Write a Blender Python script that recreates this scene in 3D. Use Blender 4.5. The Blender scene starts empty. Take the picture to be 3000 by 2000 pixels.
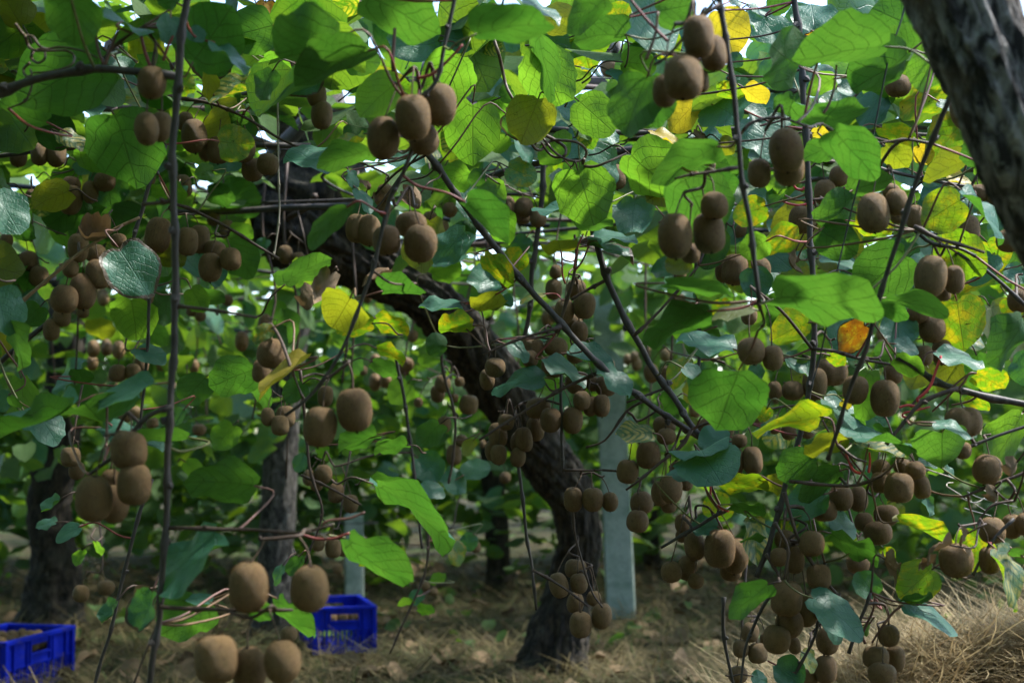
import bpy, bmesh, math, random
import numpy as np
from mathutils import Vector, Matrix, Quaternion, noise

random.seed(7); RNG = np.random.default_rng(11)
sc = bpy.context.scene
col = sc.collection

# ------------------------------------------------------------------ camera
CAM = Vector((0.0, 0.0, 1.0)); PITCH = math.radians(3.78); FPX = 4166.7
cam_data = bpy.data.cameras.new('camera'); cam = bpy.data.objects.new('camera', cam_data); col.objects.link(cam)
cam.location = CAM; cam.rotation_euler = (math.pi/2 + PITCH, 0, 0)
cam_data.lens = 50; cam_data.sensor_width = 36; cam_data.clip_start = 0.05; cam_data.clip_end = 3000
cam_data.dof.use_dof = True; cam_data.dof.focus_distance = 2.75; cam_data.dof.aperture_fstop = 4.4
sc.camera = cam
RIGHT = Vector((1, 0, 0)); FWD = Vector((0, math.cos(PITCH), math.sin(PITCH))); UP = Vector((0, -math.sin(PITCH), math.cos(PITCH)))

# ------------------------------------------------------------------ sky, sun, exposure
SUN_EL = math.radians(56); SUN_AZ = math.radians(74)      # azimuth measured from +Y (view direction) towards +X
w = bpy.data.worlds.new('World'); sc.world = w; w.use_nodes = True
nt = w.node_tree; nt.nodes.clear()
sky = nt.nodes.new('ShaderNodeTexSky'); sky.sky_type = 'NISHITA'; sky.sun_disc = False
sky.sun_elevation = SUN_EL; sky.sun_rotation = SUN_AZ; sky.air_density = 1.0; sky.dust_density = 1.0; sky.ozone_density = 1.0
bg = nt.nodes.new('ShaderNodeBackground'); bg.inputs[1].default_value = 0.15
wo = nt.nodes.new('ShaderNodeOutputWorld')
nt.links.new(sky.outputs[0], bg.inputs[0]); nt.links.new(bg.outputs[0], wo.inputs[0])
sun_data = bpy.data.lights.new('sun', 'SUN'); sun_data.energy = 2.5; sun_data.angle = math.radians(4); sun_data.color = (1.0, 0.98, 0.94)
sun = bpy.data.objects.new('sun', sun_data); col.objects.link(sun)
sdir = Vector((math.sin(SUN_AZ)*math.cos(SUN_EL), math.cos(SUN_AZ)*math.cos(SUN_EL), math.sin(SUN_EL)))
sun.rotation_euler = (-sdir).to_track_quat('-Z', 'Y').to_euler(); sun.location = (6, 4, 9)
vs = sc.view_settings; vs.view_transform = 'Standard'; vs.look = 'None'; vs.gamma = 1.0; vs.use_curve_mapping = False
vs.exposure = 2.0
sc.render.engine = 'CYCLES'
cy = sc.cycles
cy.use_denoising = True
try: cy.denoiser = 'OPENIMAGEDENOISE'; cy.denoising_input_passes = 'RGB_ALBEDO_NORMAL'
except Exception: pass
cy.max_bounces = 6; cy.diffuse_bounces = 2; cy.glossy_bounces = 2; cy.transmission_bounces = 4; cy.transparent_max_bounces = 8
cy.sample_clamp_indirect = 6.0

# ------------------------------------------------------------------ helpers
def at(px, py, Z):                      # photograph pixel (3000 x 2000) and distance in metres -> point in the orchard
    return CAM + RIGHT*((px-1500)/FPX*Z) + UP*((1000-py)/FPX*Z) + FWD*Z
def zp(zn, x, y):                       # reading from an enlarged 750 x 500 tile -> photograph pixel
    r, c = zn
    return 750*c + x/3.136, 500*r + y/3.136
def dp(x, y): return x*1.27551, y*1.27551
def mesh_obj(name, verts, faces, mat=None, parent=None, smooth=True, uv=None, attr=None):
    me = bpy.data.meshes.new(name)
    me.from_pydata([tuple(v) for v in verts], [], faces)
    if uv is not None:
        l = me.uv_layers.new(name='UVMap'); idx = np.empty(len(me.loops), dtype=np.int32); me.loops.foreach_get('vertex_index', idx)
        l.data.foreach_set('uv', np.asarray(uv, dtype=np.float32)[idx].ravel())
    if attr is not None:
        a = me.attributes.new('rnd', 'FLOAT', 'POINT'); a.data.foreach_set('value', np.asarray(attr, dtype=np.float32))
    if smooth: me.polygons.foreach_set('use_smooth', [True]*len(me.polygons))
    if mat: me.materials.append(mat)
    o = bpy.data.objects.new(name, me); col.objects.link(o)
    if parent: o.parent = parent; o.matrix_parent_inverse = parent.matrix_basis.inverted()
    return o
def empty(name, loc):
    o = bpy.data.objects.new(name, None); o.location = loc; o.empty_display_size = 0.05; col.objects.link(o); return o
def tag(o, label, cat, group=None, kind=None):
    if label: o['label'] = label
    if cat: o['category'] = cat
    if group: o['group'] = group
    if kind: o['kind'] = kind
    return o
def spline(pts, n):                     # Catmull-Rom through points of any dimension
    P = np.array([list(p) for p in pts], dtype=float)
    if len(P) == 2: return np.linspace(P[0], P[1], n)
    E = np.vstack([2*P[0]-P[1], P, 2*P[-1]-P[-2]])
    t = np.linspace(0, len(P)-1-1e-6, n); i = t.astype(int); f = (t-i)[:, None]
    a, b, c, d = E[i], E[i+1], E[i+2], E[i+3]
    return 0.5*((2*b)+(-a+c)*f+(2*a-5*b+4*c-d)*f**2+(-a+3*b-3*c+d)*f**3)
def tube_data(path, rad, seg=6, cap=True):
    path = np.asarray(path, float); n = len(path); rad = np.broadcast_to(np.asarray(rad, float), (n,))
    T = np.gradient(path, axis=0); T /= np.linalg.norm(T, axis=1)[:, None]+1e-12
    ref = np.array([0.0, 0.31, 0.95]) if abs(T[0] @ np.array([0, 0.31, 0.95])) < .9 else np.array([1.0, 0, 0])
    V = []; u = np.cross(T[0], ref); u /= np.linalg.norm(u)
    for k in range(n):
        u = u - T[k]*(u @ T[k]); u /= np.linalg.norm(u)+1e-12; v = np.cross(T[k], u)
        for s in range(seg):
            a = 2*math.pi*s/seg; V.append(path[k] + rad[k]*(math.cos(a)*u+math.sin(a)*v))
    F = [(k*seg+s, k*seg+(s+1) % seg, (k+1)*seg+(s+1) % seg, (k+1)*seg+s) for k in range(n-1) for s in range(seg)]
    if cap: F.append(tuple(range(seg))[::-1]); F.append(tuple((n-1)*seg+s for s in range(seg)))
    return V, F
def tube(name, path, rad, mat, parent=None, seg=6):
    V, F = tube_data(path, rad, seg); return mesh_obj(name, V, F, mat, parent)

# ------------------------------------------------------------------ materials
def new_mat(name):
    m = bpy.data.materials.new(name); m.use_nodes = True; n = m.node_tree; n.nodes.clear()
    out = n.nodes.new('ShaderNodeOutputMaterial'); return m, n, out
class N:                                # terse node wiring
    def __init__(s, tree): s.t = tree
    def node(s, typ, **kw):
        n = s.t.nodes.new(typ)
        for k, v in kw.items(): setattr(n, k, v)
        return n
    def put(s, sock, v):
        if hasattr(v, 'is_output') or isinstance(v, bpy.types.NodeSocket): s.t.links.new(v, sock)
        else: sock.default_value = v
    def math(s, op, a, b=0.0, c=0.0, clamp=False):
        n = s.node('ShaderNodeMath', operation=op, use_clamp=clamp); s.put(n.inputs[0], a); s.put(n.inputs[1], b); s.put(n.inputs[2], c); return n.outputs[0]
    def mix(s, f, a, b):
        n = s.node('ShaderNodeMix', data_type='RGBA'); s.put(n.inputs[0], f); s.put(n.inputs[6], a); s.put(n.inputs[7], b); return n.outputs[2]
    def ramp(s, v, lo, hi, t0=0.0, t1=1.0):
        n = s.node('ShaderNodeMapRange', interpolation_type='SMOOTHSTEP'); s.put(n.inputs[0], v); s.put(n.inputs[1], lo); s.put(n.inputs[2], hi); s.put(n.inputs[3], t0); s.put(n.inputs[4], t1); return n.outputs[0]
    def noise(s, vec, scale, detail=3.0, rough=0.55, dist=0.0):
        n = s.node('ShaderNodeTexNoise'); s.put(n.inputs['Vector'], vec); n.inputs['Scale'].default_value = scale; n.inputs['Detail'].default_value = detail
        n.inputs['Roughness'].default_value = rough; n.inputs['Distortion'].default_value = dist; return n.outputs[0]
    def bump(s, h, strength, dist, normal=None):
        n = s.node('ShaderNodeBump'); n.inputs['Strength'].default_value = strength; n.inputs['Distance'].default_value = dist; s.put(n.inputs['Height'], h)
        if normal is not None: s.put(n.inputs['Normal'], normal)
        return n.outputs[0]
def C(r, g, b): return (r, g, b, 1.0)

def leaf_material(name, top, top2, under, trans, trans2, patch=None, patch_tr=None, patch_amt=0.0, spots=0.0, spot_col=(0.02, .012, .006), rim=0.0, between=0.0, joined=False, trans_w=0.5, matte=False):
    m, t, out = new_mat(name); g = N(t)
    uvn = g.node('ShaderNodeUVMap'); sep = g.node('ShaderNodeSeparateXYZ'); g.put(sep.inputs[0], uvn.outputs[0])
    if joined:
        a = g.node('ShaderNodeAttribute', attribute_name='rnd'); rnd = a.outputs['Fac']
    else:
        rnd = g.node('ShaderNodeObjectInfo').outputs['Random']
    X0 = g.math('SUBTRACT', sep.outputs[0], 0.5); X = g.math('ABSOLUTE', X0); Y = sep.outputs[1]
    off = g.node('ShaderNodeCombineXYZ'); g.put(off.inputs[0], sep.outputs[0]); g.put(off.inputs[1], Y); g.put(off.inputs[2], g.math('MULTIPLY', rnd, 37.0)); vec = off.outputs[0]
    wob = g.math('MULTIPLY', g.math('SUBTRACT', g.noise(vec, 4.0, 3.0), 0.5), 0.16)
    f = g.math('SUBTRACT', g.math('SUBTRACT', g.math('ADD', Y, wob), g.math('MULTIPLY', X, 0.72)), g.math('MULTIPLY', g.math('MULTIPLY', X, X), 0.55))
    fr = g.math('FRACT', g.math('ADD', g.math('MULTIPLY', f, g.math('ADD', 4.4, g.math('MULTIPLY', rnd, 1.8))), 3.0)); lat = g.math('MINIMUM', fr, g.math('SUBTRACT', 1.0, fr))
    lateral = g.ramp(lat, 0.065, 0.02)
    midrib = g.ramp(X, 0.016, 0.005)
    fr2 = g.math('FRACT', g.math('ADD', g.math('MULTIPLY', g.math('ADD', g.math('ADD', X, g.math('MULTIPLY', f, .35)), wob), 17.0), 2.0)); ter = g.math('MINIMUM', fr2, g.math('SUBTRACT', 1.0, fr2))
    tertiary = g.ramp(ter, 0.16, 0.05)
    vein = g.math('MAXIMUM', midrib, lateral); fine = g.math('MULTIPLY', tertiary, 0.22)
    allv = g.math('MAXIMUM', vein, fine)
    hue = g.noise(vec, 2.2, 3.0)
    tone = g.math('ADD', g.math('MULTIPLY', rnd, 0.6), g.math('MULTIPLY', g.ramp(hue, .35, .65), .4), clamp=True)
    ctop = g.mix(tone, C(*top), C(*top2)); ctr = g.mix(tone, C(*trans), C(*trans2)); cun = g.mix(g.math('MULTIPLY', tone, .5), C(*under), C(*top2))
    pm = 0.0
    if patch is not None:
        pn = g.ramp(g.noise(vec, 4.0, 4.0, .65), 1.0-patch_amt-.12, 1.0-patch_amt+.12)
        if between: pn = g.math('MULTIPLY', pn, g.math('SUBTRACT', 1.0, g.math('MULTIPLY', g.ramp(lat, 0.30, 0.12), between)))
        ctop = g.mix(pn, ctop, C(*patch)); cun = g.mix(pn, cun, C(*patch)); ctr = g.mix(pn, ctr, C(*(patch_tr or patch)))
    dark = None
    if spots > 0:
        s1 = g.ramp(g.noise(vec, 7.0, 5.0, .65, .8), .74-.13*spots, .79-.13*spots)
        s2 = g.ramp(g.noise(vec, 24.0, 3.0, .6, .5), .80-.09*spots, .84-.09*spots)
        dark = g.math('MAXIMUM', s1, s2)
    if rim != 0:
        cx = g.math('SUBTRACT', Y, 0.48); rr = g.math('SQRT', g.math('ADD', g.math('MULTIPLY', X, X), g.math('MULTIPLY', cx, cx)))
        e = g.ramp(g.math('ADD', rr, g.math('MULTIPLY', g.noise(vec, 6.0, 3.0), .16)), .58-.1*rim, .61-.1*rim)
        dark = e if dark is None else g.math('MAXIMUM', dark, e)
    if dark is not None:
        ctop = g.mix(dark, ctop, C(*spot_col)); cun = g.mix(dark, cun, C(*spot_col)); ctr = g.mix(dark, ctr, C(*[x*.5 for x in spot_col]))
    cun = g.mix(g.math('MULTIPLY', vein, .5), cun, C(under[0]*1.1, under[1]*.95, under[2]*.8))
    ctr = g.mix(g.math('MULTIPLY', allv, .42), ctr, C(trans[0]*.22, trans[1]*.16, trans[2]*.3))
    ctop = g.mix(g.math('MULTIPLY', vein, .25), ctop, C(min(1, top[0]*2.0), min(1, top[1]*1.5), top[2]*1.6))
    back = g.node('ShaderNodeNewGeometry').outputs['Backfacing']
    base = g.mix(back, ctop, cun)
    h = g.math('ADD', g.math('MULTIPLY', allv, -1.0), g.math('MULTIPLY', g.noise(vec, 9.0, 2.0), .5))
    nrm = g.bump(h, 0.5, 0.004)
    p = g.node('ShaderNodeBsdfPrincipled'); g.put(p.inputs['Base Color'], base); g.put(p.inputs['Normal'], nrm)
    g.put(p.inputs['Roughness'], g.mix(back, C(.43, .43, .43), C(.75, .75, .75)) if not matte else .85)
    g.put(p.inputs['Specular IOR Level'], g.mix(back, C(.55, .55, .55), C(.25, .25, .25)) if not matte else .15)
    tr = g.node('ShaderNodeBsdfTranslucent'); g.put(tr.inputs['Color'], ctr); g.put(tr.inputs['Normal'], nrm)
    mx = g.node('ShaderNodeMixShader'); mx.inputs[0].default_value = trans_w; g.put(mx.inputs[1], p.outputs[0]); g.put(mx.inputs[2], tr.outputs[0])
    g.put(out.inputs[0], mx.outputs[0]); return m

GT, GT2, GU, GX, GX2 = (.045, .165, .105), (.075, .205, .13), (.055, .10, .030), (.042, .145, .011), (.085, .21, .015)
LM = {
 'g': leaf_material('leaf_green', GT, GT2, GU, GX, GX2, spots=.38, rim=-.20, spot_col=(.05, .03, .015)),
 'b': leaf_material('leaf_light_green', (.06, .15, .05), (.09, .19, .06), (.09, .15, .04), (.12, .32, .016), (.21, .42, .022), spots=.05),
 's': leaf_material('leaf_green_spotted', GT, GT2, (.12, .16, .04), (.14, .33, .006), (.30, .42, .008), patch=(.22, .22, .03), patch_tr=(.50, .46, .008), patch_amt=.42, spots=.75),
 'y': leaf_material('leaf_yellow_spotted', (.25, .24, .04), (.30, .24, .03), (.32, .28, .05), (.42, .40, .008), (.55, .42, .006), patch=(.09, .16, .05), patch_tr=(.18, .36, .008), patch_amt=.55, spots=.8),
 'Y': leaf_material('leaf_yellow', (.36, .30, .05), (.40, .30, .04), (.42, .34, .06), (.52, .44, .02), (.60, .45, .015), spots=.35),
 'o': leaf_material('leaf_orange', (.28, .13, .02), (.20, .08, .015), (.30, .15, .03), (.65, .30, .006), (.45, .14, .004), patch=(.35, .26, .04), patch_tr=(.7, .55, .01), patch_amt=.42, spots=.7, rim=.3),
 'm': leaf_material('leaf_mottled', (.045, .11, .045), (.06, .13, .05), GU, (.10, .26, .008), (.16, .34, .01), patch=(.36, .33, .10), patch_tr=(.55, .50, .02), patch_amt=.52, between=.9, spots=.1),
 'r': leaf_material('leaf_green_dry_rim', GT, GT2, GU, GX, GX2, spots=.3, rim=.55, spot_col=(.11, .075, .04)),
 'O': leaf_material('leaf_olive', (.10, .13, .04), (.13, .15, .04), (.17, .18, .06), (.20, .26, .008), (.30, .32, .010), spots=.45),
 'd': leaf_material('leaf_dead', (.19, .13, .075), (.13, .085, .05), (.26, .19, .12), (.12, .07, .03), (.16, .10, .04), spots=.4, spot_col=(.05, .03, .02), trans_w=.2, matte=True),
}
LM_FAR = leaf_material('leaf_canopy', GT, (.08, .16, .055), GU, (.075, .22, .010), (.26, .42, .018), patch=(.25, .24, .04), patch_tr=(.55, .52, .01), patch_amt=.2, spots=.2, joined=True, trans_w=.36)
LM_LITTER = leaf_material('leaf_litter', (.17, .115, .065), (.10, .065, .035), (.24, .17, .10), (.1, .06, .02), (.1, .06, .02), spots=.3, joined=True, trans_w=.1, matte=True)

def wood_material(name, a, b, c, scale=60.0, rough=.7, bstr=.5, bd=.002, lichen=0.0, stretch=.22, lo=.32, hi=.68):
    m, t, out = new_mat(name); g = N(t)
    tc = g.node('ShaderNodeTexCoord').outputs['Object']
    mp = g.node('ShaderNodeMapping'); g.put(mp.inputs[0], tc); mp.inputs['Scale'].default_value = (1, 1, stretch)
    n1 = g.noise(mp.outputs[0], scale, 5.0, .65, .6); n2 = g.noise(tc, scale*.22, 3.0)
    base = g.mix(g.ramp(n1, lo, hi), C(*a), C(*b)); base = g.mix(g.ramp(n2, .5, .75), base, C(*c))
    if lichen:
        base = g.mix(g.math('MULTIPLY', g.ramp(g.noise(tc, scale*.5, 4.0, .7), .60, .72), lichen), base, C(.33, .36, .34))
    p = g.node('ShaderNodeBsdfPrincipled'); g.put(p.inputs['Base Color'], base); p.inputs['Roughness'].default_value = rough; p.inputs['Specular IOR Level'].default_value = .35
    g.put(p.inputs['Normal'], g.bump(n1, bstr, bd)); g.put(out.inputs[0], p.outputs[0]); return m
M_CANE = wood_material('cane_bark', (.030, .024, .021), (.070, .057, .049), (.050, .046, .045), 90, .55)
M_TWIG = wood_material('twig_bark', (.045, .028, .02), (.09, .055, .038), (.07, .052, .042), 120, .6)
M_TAN = wood_material('tan_twig', (.20, .12, .06), (.28, .18, .10), (.16, .09, .05), 120, .6)
M_PALE = wood_material('pale_dry_stem', (.34, .30, .24), (.45, .40, .33), (.25, .21, .16), 100, .8)
M_BARK = wood_material('trunk_bark', (.008, .0065, .005), (.058, .045, .030), (.026, .026, .017), 42, .85, .9, .012, lichen=.12, stretch=.35, lo=.38, hi=.66)
M_BARKM = wood_material('grey_brown_bark', (.014, .012, .010), (.13, .12, .105), (.055, .052, .04), 50, .85, .9, .012, lichen=.35, stretch=.35, lo=.38, hi=.68)
M_BARKG = wood_material('grey_flaky_bark', (.018, .015, .013), (.27, .25, .235), (.10, .072, .05), 60, .85, 1.0, .016, lichen=.7, stretch=.35, lo=.40, hi=.64)
M_TENDRIL = wood_material('tendril', (.06, .035, .022), (.11, .07, .04), (.15, .10, .05), 120, .5)
def plain(name, colr, rough=.5, spec=.5, var=.0, scale=30):
    m, t, out = new_mat(name); g = N(t); p = g.node('ShaderNodeBsdfPrincipled')
    if var:
        tc = g.node('ShaderNodeTexCoord').outputs['Object']; n = g.noise(tc, scale, 4.0)
        g.put(p.inputs['Base Color'], g.mix(g.ramp(n, .3, .7), C(*[x*(1-var) for x in colr]), C(*[min(1, x*(1+var)) for x in colr])))
    else: p.inputs['Base Color'].default_value = C(*colr)
    p.inputs['Roughness'].default_value = rough; p.inputs['Specular IOR Level'].default_value = spec
    g.put(out.inputs[0], p.outputs[0]); return m
M_PET_R = plain('petiole_red', (.20, .038, .03), .45, .5, .35, 40)
M_RED = plain('petiole_bright_red', (.50, .045, .045), .4, .5, .3, 40)
M_PET_P = plain('petiole_pink', (.13, .055, .04), .5, .5, .3, 40)
M_PET_B = plain('petiole_brown', (.14, .08, .04), .55, .4, .3, 40)
M_PET_G = plain('petiole_green', (.14, .14, .05), .5, .4, .3, 40)
M_STALK = plain('fruit_stalk', (.10, .065, .04), .7, .3, .35, 200)
M_CALYX = plain('dry_calyx', (.03, .02, .014), .9, .2, .4, 300)
M_HOSE = plain('black_hose', (.006, .008, .012), .55, .3, .2, 20)
M_WIRE = plain('wire', (.02, .02, .022), .5, .5)
def crate_material():
    m, t, out = new_mat('blue_plastic'); g = N(t); tc = g.node('ShaderNodeTexCoord').outputs['Object']
    n1 = g.noise(tc, 9.0, 5.0, .7); n2 = g.noise(tc, 60.0, 4.0, .7, 1.0); sz = g.node('ShaderNodeSeparateXYZ'); g.put(sz.inputs[0], tc)
    base = g.mix(g.ramp(n1, .35, .7), C(.0006, .010, .30), C(.001, .016, .42))
    base = g.mix(g.math('MULTIPLY', g.ramp(n2, .58, .72), .15), base, C(.02, .04, .36))
    base = g.mix(g.math('MULTIPLY', g.ramp(g.noise(tc, 24.0, 4.0), .55, .72), .35), base, C(.07, .06, .05))
    p = g.node('ShaderNodeBsdfPrincipled'); g.put(p.inputs['Base Color'], base); g.put(p.inputs['Roughness'], g.ramp(n2, .3, .7, .45, .7)); p.inputs['Specular IOR Level'].default_value = .15; g.put(p.inputs['Normal'], g.bump(n2, .15, .002)); g.put(out.inputs[0], p.outputs[0]); return m
M_BLUE = crate_material()
M_STRAW = plain('straw', (.40, .29, .13), .75, .3, .35, 25)

def fruit_material():
    m, t, out = new_mat('kiwifruit_skin'); g = N(t)
    tc = g.node('ShaderNodeTexCoord').outputs['Object']; rnd = g.node('ShaderNodeObjectInfo').outputs['Random']
    base = g.mix(rnd, C(.115, .060, .020), C(.180, .110, .042))
    n1 = g.noise(tc, 2.5, 3.0); base = g.mix(g.ramp(n1, .35, .75), base, C(.125, .086, .030))
    mp = g.node('ShaderNodeMapping'); g.put(mp.inputs[0], tc); mp.inputs['Scale'].default_value = (16, 16, 3.5)
    base = g.mix(g.math('MULTIPLY', g.ramp(g.noise(mp.outputs[0], 1.0, 4.0, .7), .38, .66), .55), base, C(.20, .118, .045)); base = g.mix(g.math('MULTIPLY', g.ramp(g.noise(tc, 6.0, 4.0, .65), .5, .68), .55), base, C(.075, .039, .014))
    speck = g.ramp(g.noise(tc, 40.0, 2.0), .60, .72); base = g.mix(g.math('MULTIPLY', speck, .5), base, C(.08, .045, .022))
    sp = g.ramp(g.noise(tc, 9.0, 1.0), .72, .76); base = g.mix(g.math('MULTIPLY', sp, .7), base, C(.05, .028, .015))
    p = g.node('ShaderNodeBsdfPrincipled'); g.put(p.inputs['Base Color'], base); p.inputs['Roughness'].default_value = .62; p.inputs['Specular IOR Level'].default_value = .3
    p.inputs['Sheen Weight'].default_value = .06; p.inputs['Sheen Roughness'].default_value = .45; p.inputs['Sheen Tint'].default_value = C(.80, .62, .42)
    g.put(p.inputs['Normal'], g.bump(g.noise(tc, 55.0, 3.0, .6), .5, .02)); g.put(out.inputs[0], p.outputs[0]); return m
M_FRUIT = fruit_material()
def fuzz_material():
    m, t, out = new_mat('kiwifruit_fuzz'); g = N(t)
    d = g.node('ShaderNodeBsdfDiffuse'); d.inputs[0].default_value = C(.20, .115, .05)
    tr = g.node('ShaderNodeBsdfTranslucent'); tr.inputs[0].default_value = C(.46, .30, .16)
    mx = g.node('ShaderNodeMixShader'); mx.inputs[0].default_value = .6; g.put(mx.inputs[1], d.outputs[0]); g.put(mx.inputs[2], tr.outputs[0]); g.put(out.inputs[0], mx.outputs[0]); return m
M_FUZZ = fuzz_material()
CANOPY_N = (1900, 1200, 3300, 1650, 400, 1000); CURTAIN_N = (60, 110, 240, 230, 60); MID_LEAVES = 240
# ------------------------------------------------------------------ ground
def heap(x, y):
    e = min(1, max(0, (x-.30)/.65)); e = e*e*(3-2*e)
    return e*.52*math.exp(-((2.0-x)/1.9)**2 - ((y-3.75)/.55)**2)
def gz(x, y):
    return .035*noise.noise(Vector((x*1.3, y*1.3, 0))) + .015*noise.noise(Vector((x*5, y*5, 3))) + heap(x, y)
xs = np.concatenate([[-400, -150, -60, -25], np.arange(-9, 9.01, .14), [25, 60, 150, 400]])
ys = np.concatenate([[-200, -60, -15], np.arange(-2, 26.01, .16), [40, 80, 200, 600, 1200]])
def ground_material():
    m, t, out = new_mat('orchard_floor'); g = N(t); tc = g.node('ShaderNodeTexCoord').outputs['Object']
    n1 = g.noise(tc, 1.6, 5.0, .65); n2 = g.noise(tc, 38.0, 4.0, .7); n3 = g.noise(tc, .7, 3.0)
    base = g.mix(g.ramp(n2, .3, .7), C(.020, .016, .009), (.062, .054, .024, 1))
    base = g.mix(g.math('MULTIPLY', g.ramp(n1, .48, .66), .75), base, C(.055, .085, .025))
    base = g.mix(g.math('MULTIPLY', g.ramp(n3, .5, .7), .5), base, C(.07, .05, .028))
    p = g.node('ShaderNodeBsdfPrincipled'); g.put(p.inputs['Base Color'], base); p.inputs['Roughness'].default_value = .95; p.inputs['Specular IOR Level'].default_value = .1
    g.put(p.inputs['Normal'], g.bump(n2, .8, .02)); g.put(out.inputs[0], p.outputs[0]); return m
gv = []; gf = []
for j, y in enumerate(ys):
    for i, x in enumerate(xs):
        gv.append((x, y, gz(x, y) if abs(x) < 9.1 and -2.1 < y < 26.1 else 0.0))
nx = len(xs)
for j in range(len(ys)-1):
    for i in range(nx-1): gf.append((j*nx+i, j*nx+i+1, (j+1)*nx+i+1, (j+1)*nx+i))
ground = mesh_obj('ground', gv, gf, ground_material()); ground['kind'] = 'structure'

def blades(name, label, cat, n, place, lmin, lmax, wid, mat, lie=.75, parent=None):
    V = []; F = []; T = []
    for k in range(n):
        x, y = place(); tone = random.random(); z = gz(x, y)
        a = random.uniform(0, 2*math.pi); L = random.uniform(lmin, lmax); d = Vector((math.cos(a), math.sin(a), 0)); s = Vector((-d.y, d.x, 0))*wid*random.uniform(.6, 1.3)
        up = random.uniform(0, 1)**2*(1-lie)*2.2+.05; bend = random.uniform(-.5, .2)
        p0 = Vector((x, y, z-.01+random.uniform(0, .075)*lie)); dirv = (d + Vector((0, 0, up))).normalized()
        curl = Vector((-d.y, d.x, 0))*random.uniform(-.35, .35)
        i = len(V)
        for q in range(4):
            t = q/3; p = p0 + dirv*(L*t) + (Vector((0, 0, bend*up))+curl)*(L*t*t*.6); ww = s*(1-.75*t); V += [p-ww, p+ww]; T += [tone, tone]
        for q in range(3): F.append((i+2*q, i+2*q+1, i+2*q+3, i+2*q+2))
    o = mesh_obj(name, V, F, mat, parent, attr=T); tag(o, label, cat, kind='stuff'); return o
def straw_mat(name, a, b, c):
    m, t, out = new_mat(name); g = N(t); tc = g.node('ShaderNodeTexCoord').outputs['Object']; n1 = g.node('ShaderNodeAttribute', attribute_name='rnd').outputs['Fac']; n2 = g.noise(tc, 1.5, 3.0)
    base = g.mix(n1, C(*a), C(*b)); base = g.mix(g.ramp(n2, .52, .68), base, C(*c))
    p = g.node('ShaderNodeBsdfPrincipled'); g.put(p.inputs['Base Color'], base); p.inputs['Roughness'].default_value = .7; p.inputs['Specular IOR Level'].default_value = .3
    tr = g.node('ShaderNodeBsdfTranslucent'); g.put(tr.inputs[0], base); mx = g.node('ShaderNodeMixShader'); mx.inputs[0].default_value = .3
    g.put(mx.inputs[1], p.outputs[0]); g.put(mx.inputs[2], tr.outputs[0]); g.put(out.inputs[0], mx.outputs[0]); return m
def in_view(y0, y1, pad=.4):
    def f():
        u = random.random(); y = y0+(y1-y0)*u**1.4; h = .37*y+pad; return random.uniform(-h, h), y
    return f
blades('straw', 'dull brown dry straw strewn over the orchard floor', 'straw', 34000, in_view(4.4, 11.5), .08, .32, .0034, straw_mat('dull_straw', (.058, .046, .019), (.185, .145, .06), (.075, .082, .028)), .8)
blades('grass', 'short green grass coming up through the straw', 'grass', 9000, in_view(4.8, 12), .04, .13, .0028, straw_mat('grass_green', (.045, .09, .02), (.08, .13, .03), (.12, .13, .04)), .35)
def on_heap():
    while True:
        x, y = random.uniform(.5, 2.3), random.uniform(3.0, 4.9)
        if heap(x, y) > .03+random.random()*.10: return x, y
blades('straw_heap', 'heap of golden dry straw at the lower right', 'straw heap', 30000, on_heap, .10, .36, .0021, straw_mat('golden_straw', (.24, .165, .078), (.60, .48, .27), (.29, .21, .10)), .72)

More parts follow.
